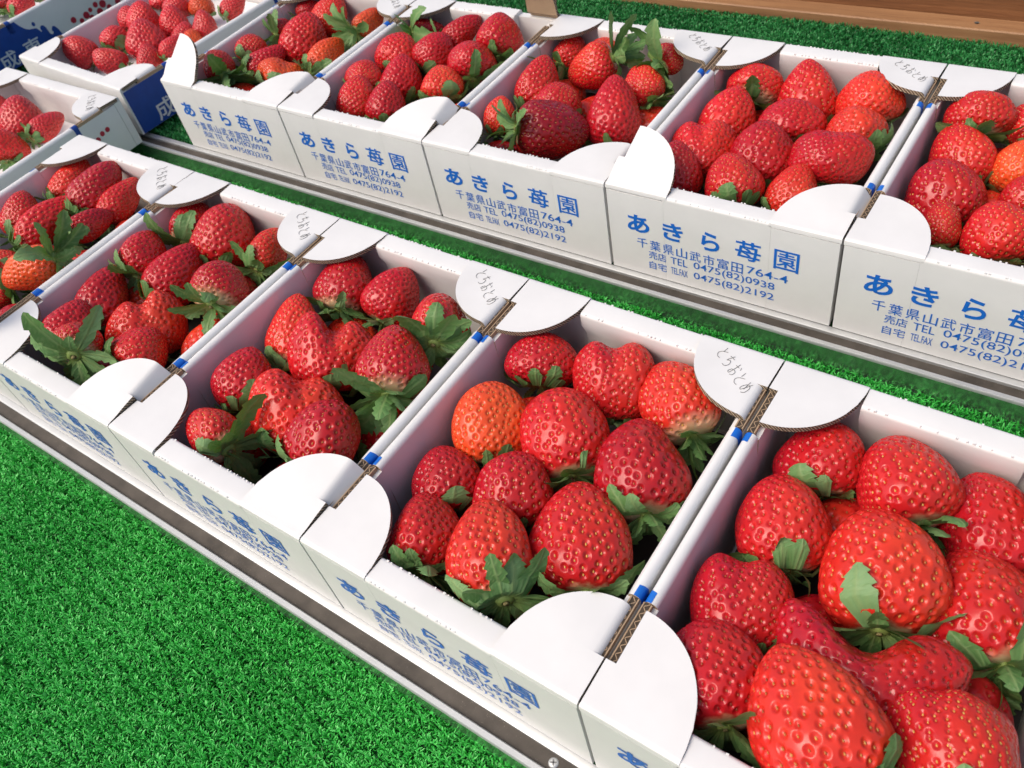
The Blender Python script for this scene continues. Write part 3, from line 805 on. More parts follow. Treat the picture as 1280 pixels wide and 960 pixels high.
 ('F1', (-0.4258, 1.0769, 0.3138), (-0.126, 0.982, 0.138), (0.531, 0.184, -0.827), 0.1663, 0.3051, 40, {'c': 'r', 'sy': 0.8, 'a': 1.5, 'cal': 0.85, 'sa': 5}, 'slim leaf-collared', 'beside back right flap of'),
 ('F1', (-0.8481, 0.7504, 0.3351), (-0.252, 0.785, 0.566), (0.49, 0.608, -0.625), 0.2045, 0.255, 49, {'c': 'r', 'sy': 0.8, 'a': 1.8, 'cal': 0.7}, 'stubby red', 'against left wall of'),
 ('F1', (-0.6944, 0.7865, 0.3167), (0.025, 0.988, 0.153), (0.486, 0.122, -0.865), 0.1884, 0.3989, 46, {'c': 'r', 'sy': 0.7, 'a': 1.6, 'cal': 0.4}, 'long slender red', 'at centre of'),
 ('F1', (-0.3819, 0.853, 0.3384), (0.159, 0.987, -0.035), (0.452, -0.104, -0.886), 0.1442, 0.2446, 36, {'c': 'd', 'sy': 0.1, 'a': 1.9, 'cal': 0.5}, 'small dark crimson', 'against right wall of'),
 ('F1', (-0.2598, 0.4558, 0.4), (-0.713, -0.658, -0.242), (-0.445, 0.159, 0.881), 0.1885, 0.3126, 51, {'c': 'o', 'sy': 0.9, 'a': 2.1, 'cal': 1.35, 'sa': 10}, 'orange green-stalked', 'near front right of'),
 ('F1', (-0.7029, 0.4827, 0.27), (-0.631, -0.081, 0.772), (0.128, 0.97, 0.206), 0.1561, 0.137, 39, {'c': 'r', 'sy': 0.6, 'a': 1.9, 'cal': 0.6}, 'half-hidden red', 'at left edge in'),
 ('F1', (-0.5081, 0.3438, 0.26), (-0.531, -0.805, 0.264), (-0.338, 0.487, 0.806), 0.1593, 0.1124, 41, {'c': 'r', 'sy': 0.6, 'a': 1.9, 'cal': 0.9}, 'low leaf-topped', 'at front of'),
 ('R3', (2.1467, 3.0384, 0.3112), (-0.162, 0.852, 0.499), (0.944, 0.28, -0.173), 0.2717, 0.1931, 70, {'c': 'r', 'sy': 0.8, 'a': 2.3, 'n': 0.175, 'sa': -5, 'cal': 1.05}, 'pale-based leafy', 'under back left flap of'),
 ('R3', (2.4015, 3.0381, 0.304), (-0.333, 0.571, 0.75), (0.916, 0.383, 0.116), 0.2808, 0.3263, 75, {'c': 'r', 'sy': 0.9, 'a': 1.5, 'n': 0.1, 'cal': 0.4}, 'sharp-pointed bright', 'at back middle of'),
 ('R3', (2.6792, 3.039, 0.337), (-0.299, 0.592, 0.748), (0.939, 0.321, 0.121), 0.2886, 0.2431, 80, {'c': 's', 'sy': 0.7, 'a': 2.0, 'n': 0.1, 'cal': 0.5}, 'blunt orange-red', 'at back right corner of'),
 ('R3', (2.1302, 2.758, 0.2891), (-0.026, 0.701, 0.713), (0.936, 0.266, -0.228), 0.2643, 0.3127, 70, {'c': 'r', 'sy': 0.7, 'a': 1.7, 'cal': 0.4}, 'upright oval', 'in second rank left of'),
 ('R3', (2.4245, 2.7754, 0.3211), (-0.184, 0.648, 0.739), (0.948, 0.315, -0.039), 0.2918, 0.2089, 81, {'c': 'd', 'sy': 0.3, 'a': 2.3, 'n': 0.1, 'cal': 0.5}, 'squat dark', 'at centre of'),
 ('R3', (2.696, 2.7967, 0.3134), (-0.55, 0.652, 0.522), (0.835, 0.446, 0.323), 0.2778, 0.2271, 79, {'c': 's', 'sy': 0.5, 'a': 2.0, 'cal': 0.95, 'sa': 0}, 'light red leafy', 'against right wall of'),
 ('R3', (2.1286, 2.5029, 0.2914), (-0.252, 0.49, 0.835), (0.896, 0.444, 0.009), 0.2942, 0.2867, 81, {'c': 'r', 'sy': 0.3, 'two': (0.14, 0.25, -0.02), 'a': 2.1, 'cal': 0.4}, 'double-humped', 'on left wall of'),
 ('R3', (2.4003, 2.5219, 0.3069), (-0.303, 0.629, 0.716), (0.918, 0.395, 0.042), 0.2893, 0.2965, 82, {'c': 'd', 'sy': 0.4, 'a': 2.0, 'n': 0.075, 'cal': 0.5}, 'plump dark red', 'in front of centre one in'),
 ('R3', (2.6849, 2.5557, 0.3407), (-0.025, 0.572, 0.82), (0.971, 0.211, -0.117), 0.3109, 0.2392, 92, {'c': 'd', 'sy': 0.3, 'two': (0.08, 0.3, 0.06), 'a': 2.4, 'cal': 0.4}, 'broad-topped red', 'behind front right flap of'),
 ('R3', (2.1094, 2.2908, 0.307), (-0.433, 0.565, 0.703), (0.845, 0.525, 0.098), 0.2067, 0.2653, 58, {'c': 'd', 'sy': 0.2, 'a': 2.0, 'cal': 0.3}, 'dark partly covered', 'beside front left flap of'),
 ('R3', (2.373, 2.2776, 0.3254), (-0.442, 0.663, 0.604), (0.872, 0.475, 0.116), 0.2521, 0.2523, 74, {'c': 'r', 'sy': 0.8, 'a': 1.5, 'cal': 0.6}, 'conical glossy', 'at front middle of'),
 ('R3', (2.6219, 2.336, 0.29), (0.107, 0.764, 0.636), (0.952, 0.106, -0.288), 0.2125, 0.2496, 64, {'c': 's', 'sy': 0.5, 'a': 1.8, 'cal': 0.4}, 'orange-red partly covered', 'beside front right flap of'),
 ('R4', (3.1405, 3.0262, 0.3439), (-0.323, 0.821, 0.47), (0.945, 0.254, 0.205), 0.2726, 0.2041, 81, {'c': 'r', 'sy': 0.6, 'a': 2.1, 'n': 0.075, 'sa': -5, 'cal': 1.2}, 'flame red leafy', 'under back left flap of'),
 ('R4', (3.3309, 3.0859, 0.3017), (-0.095, 0.659, 0.746), (0.994, 0.103, 0.035), 0.2005, 0.2137, 60, {'c': 'r', 'sy': 0.9, 'a': 1.9, 'cal': 0.4}, 'yellow-seeded', 'at back middle of'),
 ('R4', (3.1416, 2.7989, 0.2828), (-0.552, 0.554, 0.623), (0.834, 0.386, 0.395), 0.259, 0.295, 78, {'c': 'r', 'sy': 0.9, 'a': 1.9, 'cal': 0.4}, 'smooth scarlet', 'in second rank left of'),
 ('R4', (3.371, 2.7915, 0.2961), (-0.086, 0.689, 0.72), (0.995, 0.095, 0.028), 0.2249, 0.2204, 70, {'c': 'o', 'sy': 1.0, 'a': 2.1, 'cal': 0.4}, 'orange rounded', 'at centre of'),
 ('R4', (3.1539, 2.5374, 0.2769), (-0.395, 0.641, 0.658), (0.917, 0.317, 0.241), 0.2995, 0.301, 94, {'c': 'd', 'sy': 0.8, 'a': 2.2, 'cal': 0.4}, 'huge blunt', 'against left wall of'),
 ('R4', (3.4431, 2.6044, 0.3039), (-0.263, 0.683, 0.681), (0.965, 0.187, 0.184), 0.2162, 0.1771, 70, {'c': 'r', 'sy': 0.5, 'a': 2.1, 'cal': 0.4}, 'dimpled mid-red', 'behind front middle one in'),
 ('R4', (3.2012, 2.3336, 0.3013), (-0.294, 0.815, 0.499), (0.956, 0.255, 0.147), 0.1516, 0.2007, 49, {'c': 'r', 'sy': 0.8, 'a': 1.9, 'cal': 0.8, 'sa': 20}, 'small red beside leaf', 'beside front left flap of'),
 ('R4', (3.66, 2.35, 0.29), (-0.338, 0.707, 0.621), (0.939, 0.205, 0.277), 0.1869, 0.2332, 65, {'c': 's', 'sy': 0.9, 'a': 1.7, 'cal': 0.5}, 'scarlet oval', 'by right wall of'),
 ('R4', (3.3943, 2.3529, 0.3), (-0.37, 0.681, 0.633), (0.929, 0.269, 0.253), 0.2566, 0.2416, 86, {'c': 'r', 'sy': 0.9, 'a': 2.0, 'cal': 0.6}, 'big glossy', 'at front middle of'),
 ('R2', (1.0786, 3.0638, 0.3133), (0.141, 0.946, 0.291), (0.732, 0.098, -0.674), 0.1732, 0.2098, 40, {'c': 'r', 'sy': 0.6, 'a': 1.8, 'sa': 15, 'cal': 1.5}, 'grey-green-leaved', 'under back left flap of'),
 ('R2', (1.2889, 2.9307, 0.3248), (-0.844, -0.4, -0.357), (-0.469, 0.229, 0.853), 0.2275, 0.276, 54, {'c': 'r', 'sy': 1.0, 'a': 1.7, 'cal': 1.3, 'sa': 15}, 'bright leaf-crowned', 'at back middle of'),
 ('R2', (1.2569, 3.1236, 0.3279), (-0.05, 0.656, 0.753), (0.876, 0.392, -0.283), 0.1707, 0.1195, 40, {'c': 's', 'sy': 0.6, 'a': 2.1, 'cal': 0.3}, 'barely seen orange-red', 'behind leaf crown in'),
 ('R2', (1.6603, 3.0809, 0.3608), (0.148, 0.976, 0.158), (0.741, -0.004, -0.672), 0.1713, 0.136, 42, {'c': 'd', 'sy': 0.8, 'a': 1.8, 'sa': 10, 'cal': 1.4}, 'dark leaf-covered', 'at back right corner of'),
 ('R2', (1.1092, 2.7007, 0.3285), (0.055, 0.746, 0.663), (0.83, 0.335, -0.446), 0.2339, 0.2993, 56, {'c': 'r', 'sy': 0.8, 'a': 1.7, 'cal': 0.4}, 'smooth mid-red', 'against left wall of'),
 ('R2', (1.6282, 2.8638, 0.32), (-0.732, 0.416, 0.539), (0.657, 0.64, 0.398), 0.2064, 0.2165, 52, {'c': 'r', 'sy': 1.0, 'a': 1.9, 'cal': 0.7, 'sa': 0}, 'small seedy red', 'on right wall of'),
 ('R2', (1.2934, 2.5791, 0.3167), (-0.358, 0.533, 0.767), (0.812, 0.583, -0.026), 0.2454, 0.2193, 61, {'c': 'd', 'sy': 0.9, 'a': 2.0, 'cal': 0.4}, 'half-covered crimson', 'behind dark lying one in'),
 ('R2', (1.5978, 2.6137, 0.31), (-0.31, 0.671, 0.673), (0.867, 0.49, -0.089), 0.2713, 0.3623, 69, {'c': 'd', 'sy': 0.1, 'a': 1.5, 'cal': 0.7, 'sa': 10}, 'tall glossy dark', 'behind front right flap of'),
 ('R2', (1.4147, 2.3429, 0.33), (0.696, 0.648, -0.309), (0.129, -0.537, -0.834), 0.2756, 0.3744, 71, {'c': 'x', 'sy': 0.7, 'a': 2.1, 'cal': 1.2, 'sa': 10}, 'very dark lying sideways', 'at front of'),
 ('R2', (1.0764, 2.3813, 0.3256), (-0.172, 0.667, 0.725), (0.82, 0.505, -0.27), 0.1605, 0.1985, 40, {'c': 's', 'sy': 0.7, 'a': 2.0, 'cal': 0.3}, 'orange-flecked small', 'beside front left flap of'),
 ('R1', (0.0865, 3.0392, 0.3103), (0.47, 0.804, -0.363), (0.095, -0.455, -0.885), 0.1571, 0.2418, 33, {'c': 'd', 'sy': 0.4, 'a': 1.7, 'cal': 1.35, 'sa': 15}, 'sideways leafy crimson', 'under back left flap of'),
 ('R1', (0.3586, 3.0338, 0.3519), (0.435, 0.845, 0.309), (0.566, 0.01, -0.824), 0.1737, 0.2778, 37, {'c': 'd', 'sy': 0.4, 'a': 1.5, 'cal': 0.7}, 'slanting dull red', 'at back middle of'),
 ('R1', (0.6384, 3.0246, 0.3706), (-0.224, 0.734, 0.641), (0.815, 0.502, -0.29), 0.2757, 0.252, 61, {'c': 'd', 'sy': 0.9, 'a': 1.5, 'cal': 0.95, 'sa': -5}, 'tall yellow-seeded cone', 'at back right corner of'),
 ('R1', (0.1207, 2.7267, 0.3394), (-0.072, 0.69, 0.72), (0.748, 0.515, -0.418), 0.2679, 0.2488, 58, {'c': 'r', 'sy': 0.6, 'a': 1.8, 'cal': 0.3}, 'rounded scarlet', 'against left wall of'),
 ('R1', (0.3304, 2.8044, 0.3353), (0.26, 0.84, 0.476), (0.676, 0.194, -0.711), 0.2198, 0.2545, 48, {'c': 'd', 'sy': 0.3, 'a': 1.8, 'cal': 0.4}, 'dark matte', 'at centre of'),
 ('R1', (0.5968, 2.7888, 0.3306), (-0.472, 0.678, 0.563), (0.772, 0.626, -0.106), 0.2699, 0.225, 61, {'c': 'd', 'sy': 0.3, 'a': 2.3, 'cal': 1.2, 'sa': -15}, 'green-skirted dark', 'on right wall of'),
 ('R1', (0.099, 2.4491, 0.3438), (-0.002, 0.768, 0.641), (0.717, 0.447, -0.534), 0.2168, 0.1875, 48, {'c': 'r', 'sy': 0.8, 'a': 2.0, 'cal': 0.3}, 'seedy light red', 'in third rank left of'),
 ('R1', (0.2734, 2.5505, 0.3064), (-0.195, 0.623, 0.757), (0.749, 0.593, -0.295), 0.248, 0.2711, 55, {'c': 'd', 'sy': 0.1, 'a': 1.5, 'cal': 0.6}, 'pointed dark-seeded', 'in front of centre one in'),
 ('R1', (0.5518, 2.5624, 0.3104), (-0.461, 0.516, 0.722), (0.724, 0.689, -0.03), 0.2534, 0.2043, 58, {'c': 's', 'sy': 1.0, 'a': 1.5, 'cal': 0.8}, 'orange-red conical', 'beside front right flap of'),
 ('R1', (0.1865, 2.2777, 0.3168), (-0.169, 0.776, 0.608), (0.724, 0.516, -0.457), 0.2264, 0.2621, 52, {'c': 'r', 'sy': 0.9, 'a': 1.9, 'cal': 1.0, 'sa': 10}, 'upright yellow-seeded', 'at front left corner of'),
 ('R1', (0.3835, 2.2918, 0.3202), (-0.208, 0.64, 0.739), (0.74, 0.597, -0.309), 0.222, 0.2444, 52, {'c': 'd', 'sy': 0.1, 'a': 1.9, 'cal': 0.4}, 'dark finely pitted', 'at front middle of'),
 ('R0', (-0.9266, 3.0435, 0.3161), (0.328, 0.898, 0.292), (0.5, 0.097, -0.861), 0.1704, 0.1729, 33, {'c': 'd', 'sy': 0.3, 'a': 1.8, 'cal': 0.6}, 'small deep red', 'at back left of'),
 ('R0', (-0.708, 3.0225, 0.3233), (0.239, 0.863, 0.446), (0.591, 0.235, -0.771), 0.2241, 0.2716, 44, {'c': 's', 'sy': 0.6, 'a': 1.8, 'cal': 0.4}, 'tall orange-tinted', 'at back middle of'),
 ('R0', (-0.2992, 2.9548, 0.37), (0.115, 0.992, 0.051), (0.478, -0.01, -0.878), 0.1488, 0.2462, 30, {'c': 'o', 'sy': 0.6, 'a': 1.8, 'cal': 1.4, 'sa': 15}, 'orange leaf-crowned', 'at back right corner of'),
 ('R0', (-0.9427, 2.7984, 0.3223), (-0.01, 0.966, 0.258), (0.554, 0.22, -0.803), 0.1356, 0.1382, 26, {'c': 'd', 'sy': 0.4, 'a': 1.8, 'cal': 1.2, 'sa': 5}, 'little dark leafy', 'against left wall of'),
 ('R0', (-0.6943, 2.7361, 0.31), (-0.1, 0.678, 0.728), (0.678, 0.582, -0.449), 0.2896, 0.3439, 58, {'c': 'r', 'sy': 0.4, 'a': 2.1, 'cal': 0.4}, 'largest glossy red', 'at centre of'),
 ('R0', (-0.9112, 2.4996, 0.3474), (-0.219, 0.58, 0.785), (0.635, 0.695, -0.337), 0.1978, 0.1672, 40, {'c': 'r', 'sy': 0.8, 'a': 2.0, 'n': 0.1, 'cal': 0.5}, 'seedy rosy', 'behind leafy front one in'),
 ('R0', (-0.3897, 2.6195, 0.3), (0.117, 0.965, 0.236), (0.562, 0.131, -0.817), 0.1958, 0.3113, 41, {'c': 'o', 'sy': 0.5, 'a': 1.7, 'cal': 0.9, 'sa': 0}, 'smooth orange', 'against right wall of'),
 ('R0', (-0.743, 2.4525, 0.3), (0.3, 0.93, 0.214), (0.482, 0.046, -0.875), 0.1793, 0.3094, 37, {'c': 'd', 'sy': 0.3, 'a': 1.5, 'cal': 0.6}, 'dark lying', 'in front of largest one in'),
 ('R0', (-0.5553, 2.3959, 0.28), (0.023, 0.627, 0.779), (0.666, 0.571, -0.48), 0.2831, 0.1982, 59, {'c': 'o', 'sy': 0.5, 'two': (0.1, 0.3, -0.05), 'a': 2.3, 'cal': 0.8}, 'wide orange', 'behind front right flap of'),
 ('R0', (-0.9119, 2.2318, 0.381), (-0.829, 0.304, 0.469), (0.439, 0.873, 0.211), 0.1862, 0.1862, 39, {'c': 'd', 'sy': 0.5, 'a': 1.9, 'sa': 20, 'cal': 1.7}, 'bushy-leaved', 'at front left corner of'),
 ('L2', (-2.5605, 2.2597, 0.2152), (-0.594, -0.205, 0.778), (0.244, 0.876, 0.417), 0.2189, 0.2476, 38, {'c': 'p', 'sy': 0.1, 'a': 2.32, 'cal': 0.2}, 'blunt pinkish', 'at front left of'),
 ('L2', (-2.457, 2.4962, 0.2), (-0.352, 0.672, 0.651), (0.535, 0.715, -0.449), 0.2163, 0.195, 38, {'c': 'p', 'sy': 0.3, 'a': 2.12, 'cal': 0.6, 'sa': -20}, 'rosy upright', 'behind front two of'),
 ('L2', (-2.1878, 2.2427, 0.2), (-0.661, -0.402, 0.634), (0.124, 0.774, 0.621), 0.1866, 0.2374, 34, {'c': 'p', 'sy': 0.1, 'a': 2.32, 'cal': 0.2}, 'low pink-red', 'at front middle of'),
 ('L2', (-2.1541, 2.5454, 0.2054), (-0.325, 0.428, 0.843), (0.53, 0.821, -0.213), 0.3072, 0.2957, 54, {'c': 'p', 'sy': 0.1, 'a': 1.72, 'cal': 0.2}, 'big tapering', 'near front right of'),
 ('L2', (-2.3751, 2.7183, 0.2562), (-0.304, 0.428, 0.851), (0.533, 0.817, -0.221), 0.239, 0.2394, 41, {'c': 'p', 'sy': 0.1, 'a': 1.82, 'cal': 0.2}, 'tapering rose-red', 'by left wall of'),
 ('L2', (-2.1434, 2.8039, 0.208), (-0.29, 0.458, 0.84), (0.561, 0.793, -0.238), 0.216, 0.2512, 38, {'c': 'p', 'sy': 0.1, 'a': 1.72, 'cal': 0.2}, 'narrow-tipped', 'in middle of'),
 ('L2', (-2.3325, 3.0028, 0.2206), (-0.2, 0.555, 0.807), (0.58, 0.731, -0.359), 0.2223, 0.157, 38, {'c': 'p', 'sy': 0.2, 'a': 2.02, 'cal': 0.2}, 'cut off red', 'at top edge in'),
 ('L2', (-1.8391, 2.5312, 0.2), (0.136, 0.913, 0.384), (0.506, 0.269, -0.82), 0.1548, 0.2067, 28, {'c': 'p', 'sy': 0.1, 'a': 2.02, 'cal': 0.2}, 'half-hidden pink', 'by front right flap of'),
 ('L2', (-1.8572, 2.8497, 0.21), (-0.363, 0.361, 0.859), (0.56, 0.822, -0.109), 0.1748, 0.2, 31, {'c': 'p', 'sy': 0.1, 'a': 1.6, 'cal': 0.2}, 'sharp pointed rose', 'by right wall of'),
 ('L2', (-2.159, 3.0821, 0.2), (-0.198, 0.556, 0.807), (0.598, 0.721, -0.35), 0.188, 0.1637, 32, {'c': 'o', 'sy': 0.3, 'a': 2.12, 'cal': 0.2}, 'orange-tinged', 'at top edge of'),
 ('L2', (-1.8817, 3.1599, 0.2), (0.204, 0.891, 0.405), (0.519, 0.252, -0.817), 0.1525, 0.2391, 26, {'c': 'p', 'sy': 0.1, 'a': 1.72, 'cal': 0.2}, 'slim pink', 'by far right wall of'),
 ('L2', (-1.9865, 2.41, 0.1646), (-0.319, 0.464, 0.826), (0.535, 0.808, -0.248), 0.1766, 0.1995, 32, {'c': 'p', 'sy': 0.1, 'a': 1.92, 'cal': 0.2}, 'low shaded pink', 'beneath big one in'),
 ('L2', (-1.9738, 2.7309, 0.1688), (-0.211, 0.58, 0.786), (0.584, 0.72, -0.375), 0.1809, 0.2045, 32, {'c': 'p', 'sy': 0.1, 'a': 1.92, 'cal': 0.3}, 'dull pink', 'near middle of'),
 ('L2', (-2.5535, 2.7245, 0.2322), (-0.355, 0.343, 0.87), (0.505, 0.854, -0.13), 0.1878, 0.1789, 32, {'c': 'p', 'sy': 0.1, 'a': 1.92, 'cal': 0.3}, 'pale rose', 'by far left corner of'),
 ('L2', (-1.8281, 2.6841, 0.1732), (-0.184, 0.618, 0.764), (0.593, 0.69, -0.416), 0.1571, 0.1684, 28, {'c': 'o', 'sy': 0.1, 'a': 1.92, 'cal': 0.3}, 'small orange-red', 'by right wall of'),
 ('L2', (-2.5232, 3.0314, 0.2341), (-0.24, 0.495, 0.835), (0.564, 0.771, -0.295), 0.2144, 0.1657, 36, {'c': 'p', 'sy': 0.1, 'a': 1.92, 'cal': 0.2}, 'deep rose', 'by far left wall of'),
 ('L1', (-2.1707, 1.494, 0.2), (-0.342, 0.505, 0.792), (0.436, 0.832, -0.342), 0.2901, 0.3029, 56, {'c': 'p', 'sy': 0.2, 'a': 1.72, 'cal': 0.3}, 'big pointed pink-red', 'at back middle of'),
 ('L1', (-1.8843, 1.5067, 0.2), (-0.081, 0.994, 0.069), (0.421, 0.097, -0.902), 0.1517, 0.2729, 30, {'c': 'p', 'sy': 0.2, 'a': 1.92, 'cal': 0.4}, 'thin lying pink-red', 'by right wall of'),
 ('L1', (-1.9547, 1.2389, 0.2), (-0.516, 0.554, 0.653), (0.424, 0.828, -0.367), 0.2384, 0.2185, 48, {'c': 'r', 'sy': 0.4, 'a': 2.12, 'cal': 0.5}, 'bright orange-red', 'in front of the pointed one in'),
 ('L1', (-2.4665, 1.5027, 0.2), (-0.395, 0.375, 0.839), (0.389, 0.895, -0.217), 0.1915, 0.2311, 36, {'c': 'p', 'sy': 0.2, 'a': 1.92, 'cal': 0.3}, 'cut off dark', 'at back left of'),
 ('L1', (-2.276, 1.2401, 0.2), (-0.405, 0.396, 0.824), (0.373, 0.894, -0.246), 0.225, 0.2319, 44, {'c': 'p', 'sy': 0.2, 'a': 1.92, 'cal': 0.3}, 'outer left', 'beyond left edge in'),
 ('L3', (-3.9321, 2.6462, 0.21), (0.039, 0.89, 0.454), (0.422, 0.397, -0.815), 0.2079, 0.2264, 32, {'c': 'p', 'sy': 0.2, 'a': 1.92, 'cal': 0.3}, 'smooth pink-red', 'by right wall of'),
 ('L3', (-4.2219, 2.6773, 0.2038), (-0.394, 0.696, 0.601), (0.455, 0.715, -0.53), 0.1994, 0.185, 30, {'c': 'd', 'sy': 0.2, 'a': 1.92, 'cal': 0.9}, 'dark red', 'at front right of'),
 ('L3', (-4.4053, 2.6586, 0.2062), (-0.523, 0.308, 0.795), (0.395, 0.914, -0.094), 0.2015, 0.2241, 30, {'c': 'p', 'sy': 0.2, 'a': 1.92, 'cal': 1.2}, 'leaf-topped', 'at front of'),
 ('L3', (-4.0912, 2.9581, 0.21), (-0.037, 0.778, 0.628), (0.466, 0.569, -0.678), 0.2147, 0.2688, 32, {'c': 'p', 'sy': 0.2, 'a': 1.92, 'cal': 0.3}, 'outer rear', 'further back in'),
 ('F4', (2.4545, 0.3171, 0.1555), (0.914, -0.237, 0.33), (-0.251, -0.968, 0.0), 0.247, 0.2766, 40, {'c': 'd', 'sy': 0.5, 'a': 2.1, 'cal': 0.7, 'ns': 220}, 'half-hidden', 'low at front left of'),
 ('F4', (2.3334, 0.656, 0.1441), (-0.936, 0.118, 0.33), (0.125, 0.992, -0.0), 0.1729, 0.1936, 40, {'c': 'r', 'sy': 0.5, 'a': 2.1, 'cal': 0.7, 'ns': 220}, 'half-hidden', 'low at middle left of'),
 ('F4', (2.2628, 0.8885, 0.15), (-0.912, 0.244, 0.33), (0.258, 0.966, -0.0), 0.2331, 0.261, 40, {'c': 's', 'sy': 0.5, 'a': 2.1, 'cal': 0.7, 'ns': 220}, 'half-hidden', 'low at back left of'),
 ('F4', (2.7499, 0.2159, 0.1635), (0.496, 0.803, 0.33), (0.851, -0.526, 0.0), 0.25, 0.28, 40, {'c': 's', 'sy': 0.5, 'a': 2.1, 'cal': 0.7, 'ns': 220}, 'half-hidden', 'low at front right of'),
 ('F4', (2.5557, 0.6169, 0.1413), (-0.869, -0.368, 0.33), (-0.39, 0.921, 0.0), 0.218, 0.2441, 40, {'c': 'd', 'sy': 0.5, 'a': 2.1, 'cal': 0.7, 'ns': 220}, 'half-hidden', 'low at middle right of'),
 ('F4', (2.6438, 0.9533, 0.1449), (-0.57, -0.753, 0.33), (-0.797, 0.603, 0.0), 0.2253, 0.2523, 40, {'c': 'd', 'sy': 0.5, 'a': 2.1, 'cal': 0.7, 'ns': 220}, 'half-hidden', 'low at back right of'),
 ('F5', (3.4131, 0.3395, 0.1633), (0.828, -0.452, 0.33), (-0.479, -0.878, 0.0), 0.25, 0.28, 40, {'c': 'd', 'sy': 0.5, 'a': 2.1, 'cal': 0.7, 'ns': 220}, 'half-hidden', 'low at front left of'),
 ('F5', (3.3803, 0.5992, 0.1612), (0.604, 0.726, 0.33), (0.769, -0.639, 0.0), 0.2245, 0.2515, 40, {'c': 'd', 'sy': 0.5, 'a': 2.1, 'cal': 0.7, 'ns': 220}, 'half-hidden', 'low at middle left of'),
 ('F5', (3.3613, 0.933, 0.1585), (0.356, -0.874, 0.33), (-0.926, -0.377, 0.0), 0.2434, 0.2726, 40, {'c': 'r', 'sy': 0.5, 'a': 2.1, 'cal': 0.7, 'ns': 220}, 'half-hidden', 'low at back left of'),
 ('F5', (3.6764, 0.2553, 0.1764), (0.835, 0.439, 0.33), (0.465, -0.885, 0.0), 0.25, 0.28, 40, {'c': 's', 'sy': 0.5, 'a': 2.1, 'cal': 0.7, 'ns': 220}, 'half-hidden', 'low at front right of'),
 ('F5', (3.7857, 0.5355, 0.169), (-0.107, -0.938, 0.33), (-0.994, 0.114, 0.0), 0.25, 0.28, 40, {'c': 'd', 'sy': 0.5, 'a': 2.1, 'cal': 0.7, 'ns': 220}, 'half-hidden', 'low at middle right of'),
 ('F5', (3.5678, 0.9228, 0.1614), (-0.668, -0.667, 0.33), (-0.707, 0.707, 0.0), 0.1637, 0.1834, 40, {'c': 'd', 'sy': 0.5, 'a': 2.1, 'cal': 0.7, 'ns': 220}, 'half-hidden', 'low at back right of'),
 ('F3', (1.2487, 0.2628, 0.1684), (0.111, -0.937, 0.33), (-0.993, -0.117, 0.0), 0.25, 0.28, 40, {'c': 's', 'sy': 0.5, 'a': 2.1, 'cal': 0.7, 'ns': 220}, 'half-hidden', 'low at front left of'),
 ('F3', (1.2963, 0.5821, 0.1405), (0.711, -0.62, 0.33), (-0.657, -0.754, 0.0), 0.2128, 0.2383, 40, {'c': 's', 'sy': 0.5, 'a': 2.1, 'cal': 0.7, 'ns': 220}, 'half-hidden', 'low at middle left of'),
 ('F3', (1.2951, 0.899, 0.1559), (-0.856, 0.398, 0.33), (0.421, 0.907, -0.0), 0.239, 0.2677, 40, {'c': 's', 'sy': 0.5, 'a': 2.1, 'cal': 0.7, 'ns': 220}, 'half-hidden', 'low at back left of'),
 ('F3', (1.6411, 0.217, 0.1604), (-0.857, 0.395, 0.33), (0.419, 0.908, -0.0), 0.25, 0.28, 40, {'c': 'd', 'sy': 0.5, 'a': 2.1, 'cal': 0.7, 'ns': 220}, 'half-hidden', 'low at front right of'),
 ('F3', (1.7923, 0.5909, 0.1749), (-0.481, 0.812, 0.33), (0.86, 0.51, -0.0), 0.25, 0.28, 40, {'c': 'd', 'sy': 0.5, 'a': 2.1, 'cal': 0.7, 'ns': 220}, 'half-hidden', 'low at middle right of'),
 ('F3', (1.6017, 0.9013, 0.1888), (0.005, 0.944, 0.33), (1.0, -0.006, 0.0), 0.25, 0.28, 40, {'c': 'r', 'sy': 0.5, 'a': 2.1, 'cal': 0.7, 'ns': 220}, 'half-hidden', 'low at back right of'),
 ('F2', (0.4346, 0.2422, 0.1746), (-0.7, -0.633, 0.33), (-0.671, 0.741, 0.0), 0.25, 0.28, 40, {'c': 'r', 'sy': 0.5, 'a': 2.1, 'cal': 0.7, 'ns': 220}, 'half-hidden', 'low at front left of'),
 ('F2', (0.1909, 0.6798, 0.1599), (-0.115, 0.937, 0.33), (0.993, 0.121, -0.0), 0.2478, 0.2776, 40, {'c': 's', 'sy': 0.5, 'a': 2.1, 'cal': 0.7, 'ns': 220}, 'half-hidden', 'low at middle left of'),
 ('F2', (0.2329, 0.9279, 0.1697), (-0.928, -0.171, 0.33), (-0.181, 0.983, 0.0), 0.2455, 0.2749, 40, {'c': 'r', 'sy': 0.5, 'a': 2.1, 'cal': 0.7, 'ns': 220}, 'half-hidden', 'low at back left of'),
 ('F2', (0.7883, 0.2416, 0.1866), (0.134, -0.934, 0.33), (-0.99, -0.142, 0.0), 0.25, 0.28, 40, {'c': 's', 'sy': 0.5, 'a': 2.1, 'cal': 0.7, 'ns': 220}, 'half-hidden', 'low at front right of'),
 ('F2', (0.7725, 0.5854, 0.1989), (0.154, -0.931, 0.33), (-0.987, -0.163, 0.0), 0.25, 0.28, 40, {'c': 's', 'sy': 0.5, 'a': 2.1, 'cal': 0.7, 'ns': 220}, 'half-hidden', 'low at middle right of'),
 ('F2', (0.5818, 0.856, 0.1967), (0.651, -0.684, 0.33), (-0.724, -0.689, 0.0), 0.25, 0.28, 40, {'c': 'd', 'sy': 0.5, 'a': 2.1, 'cal': 0.7, 'ns': 220}, 'half-hidden', 'low at back right of'),
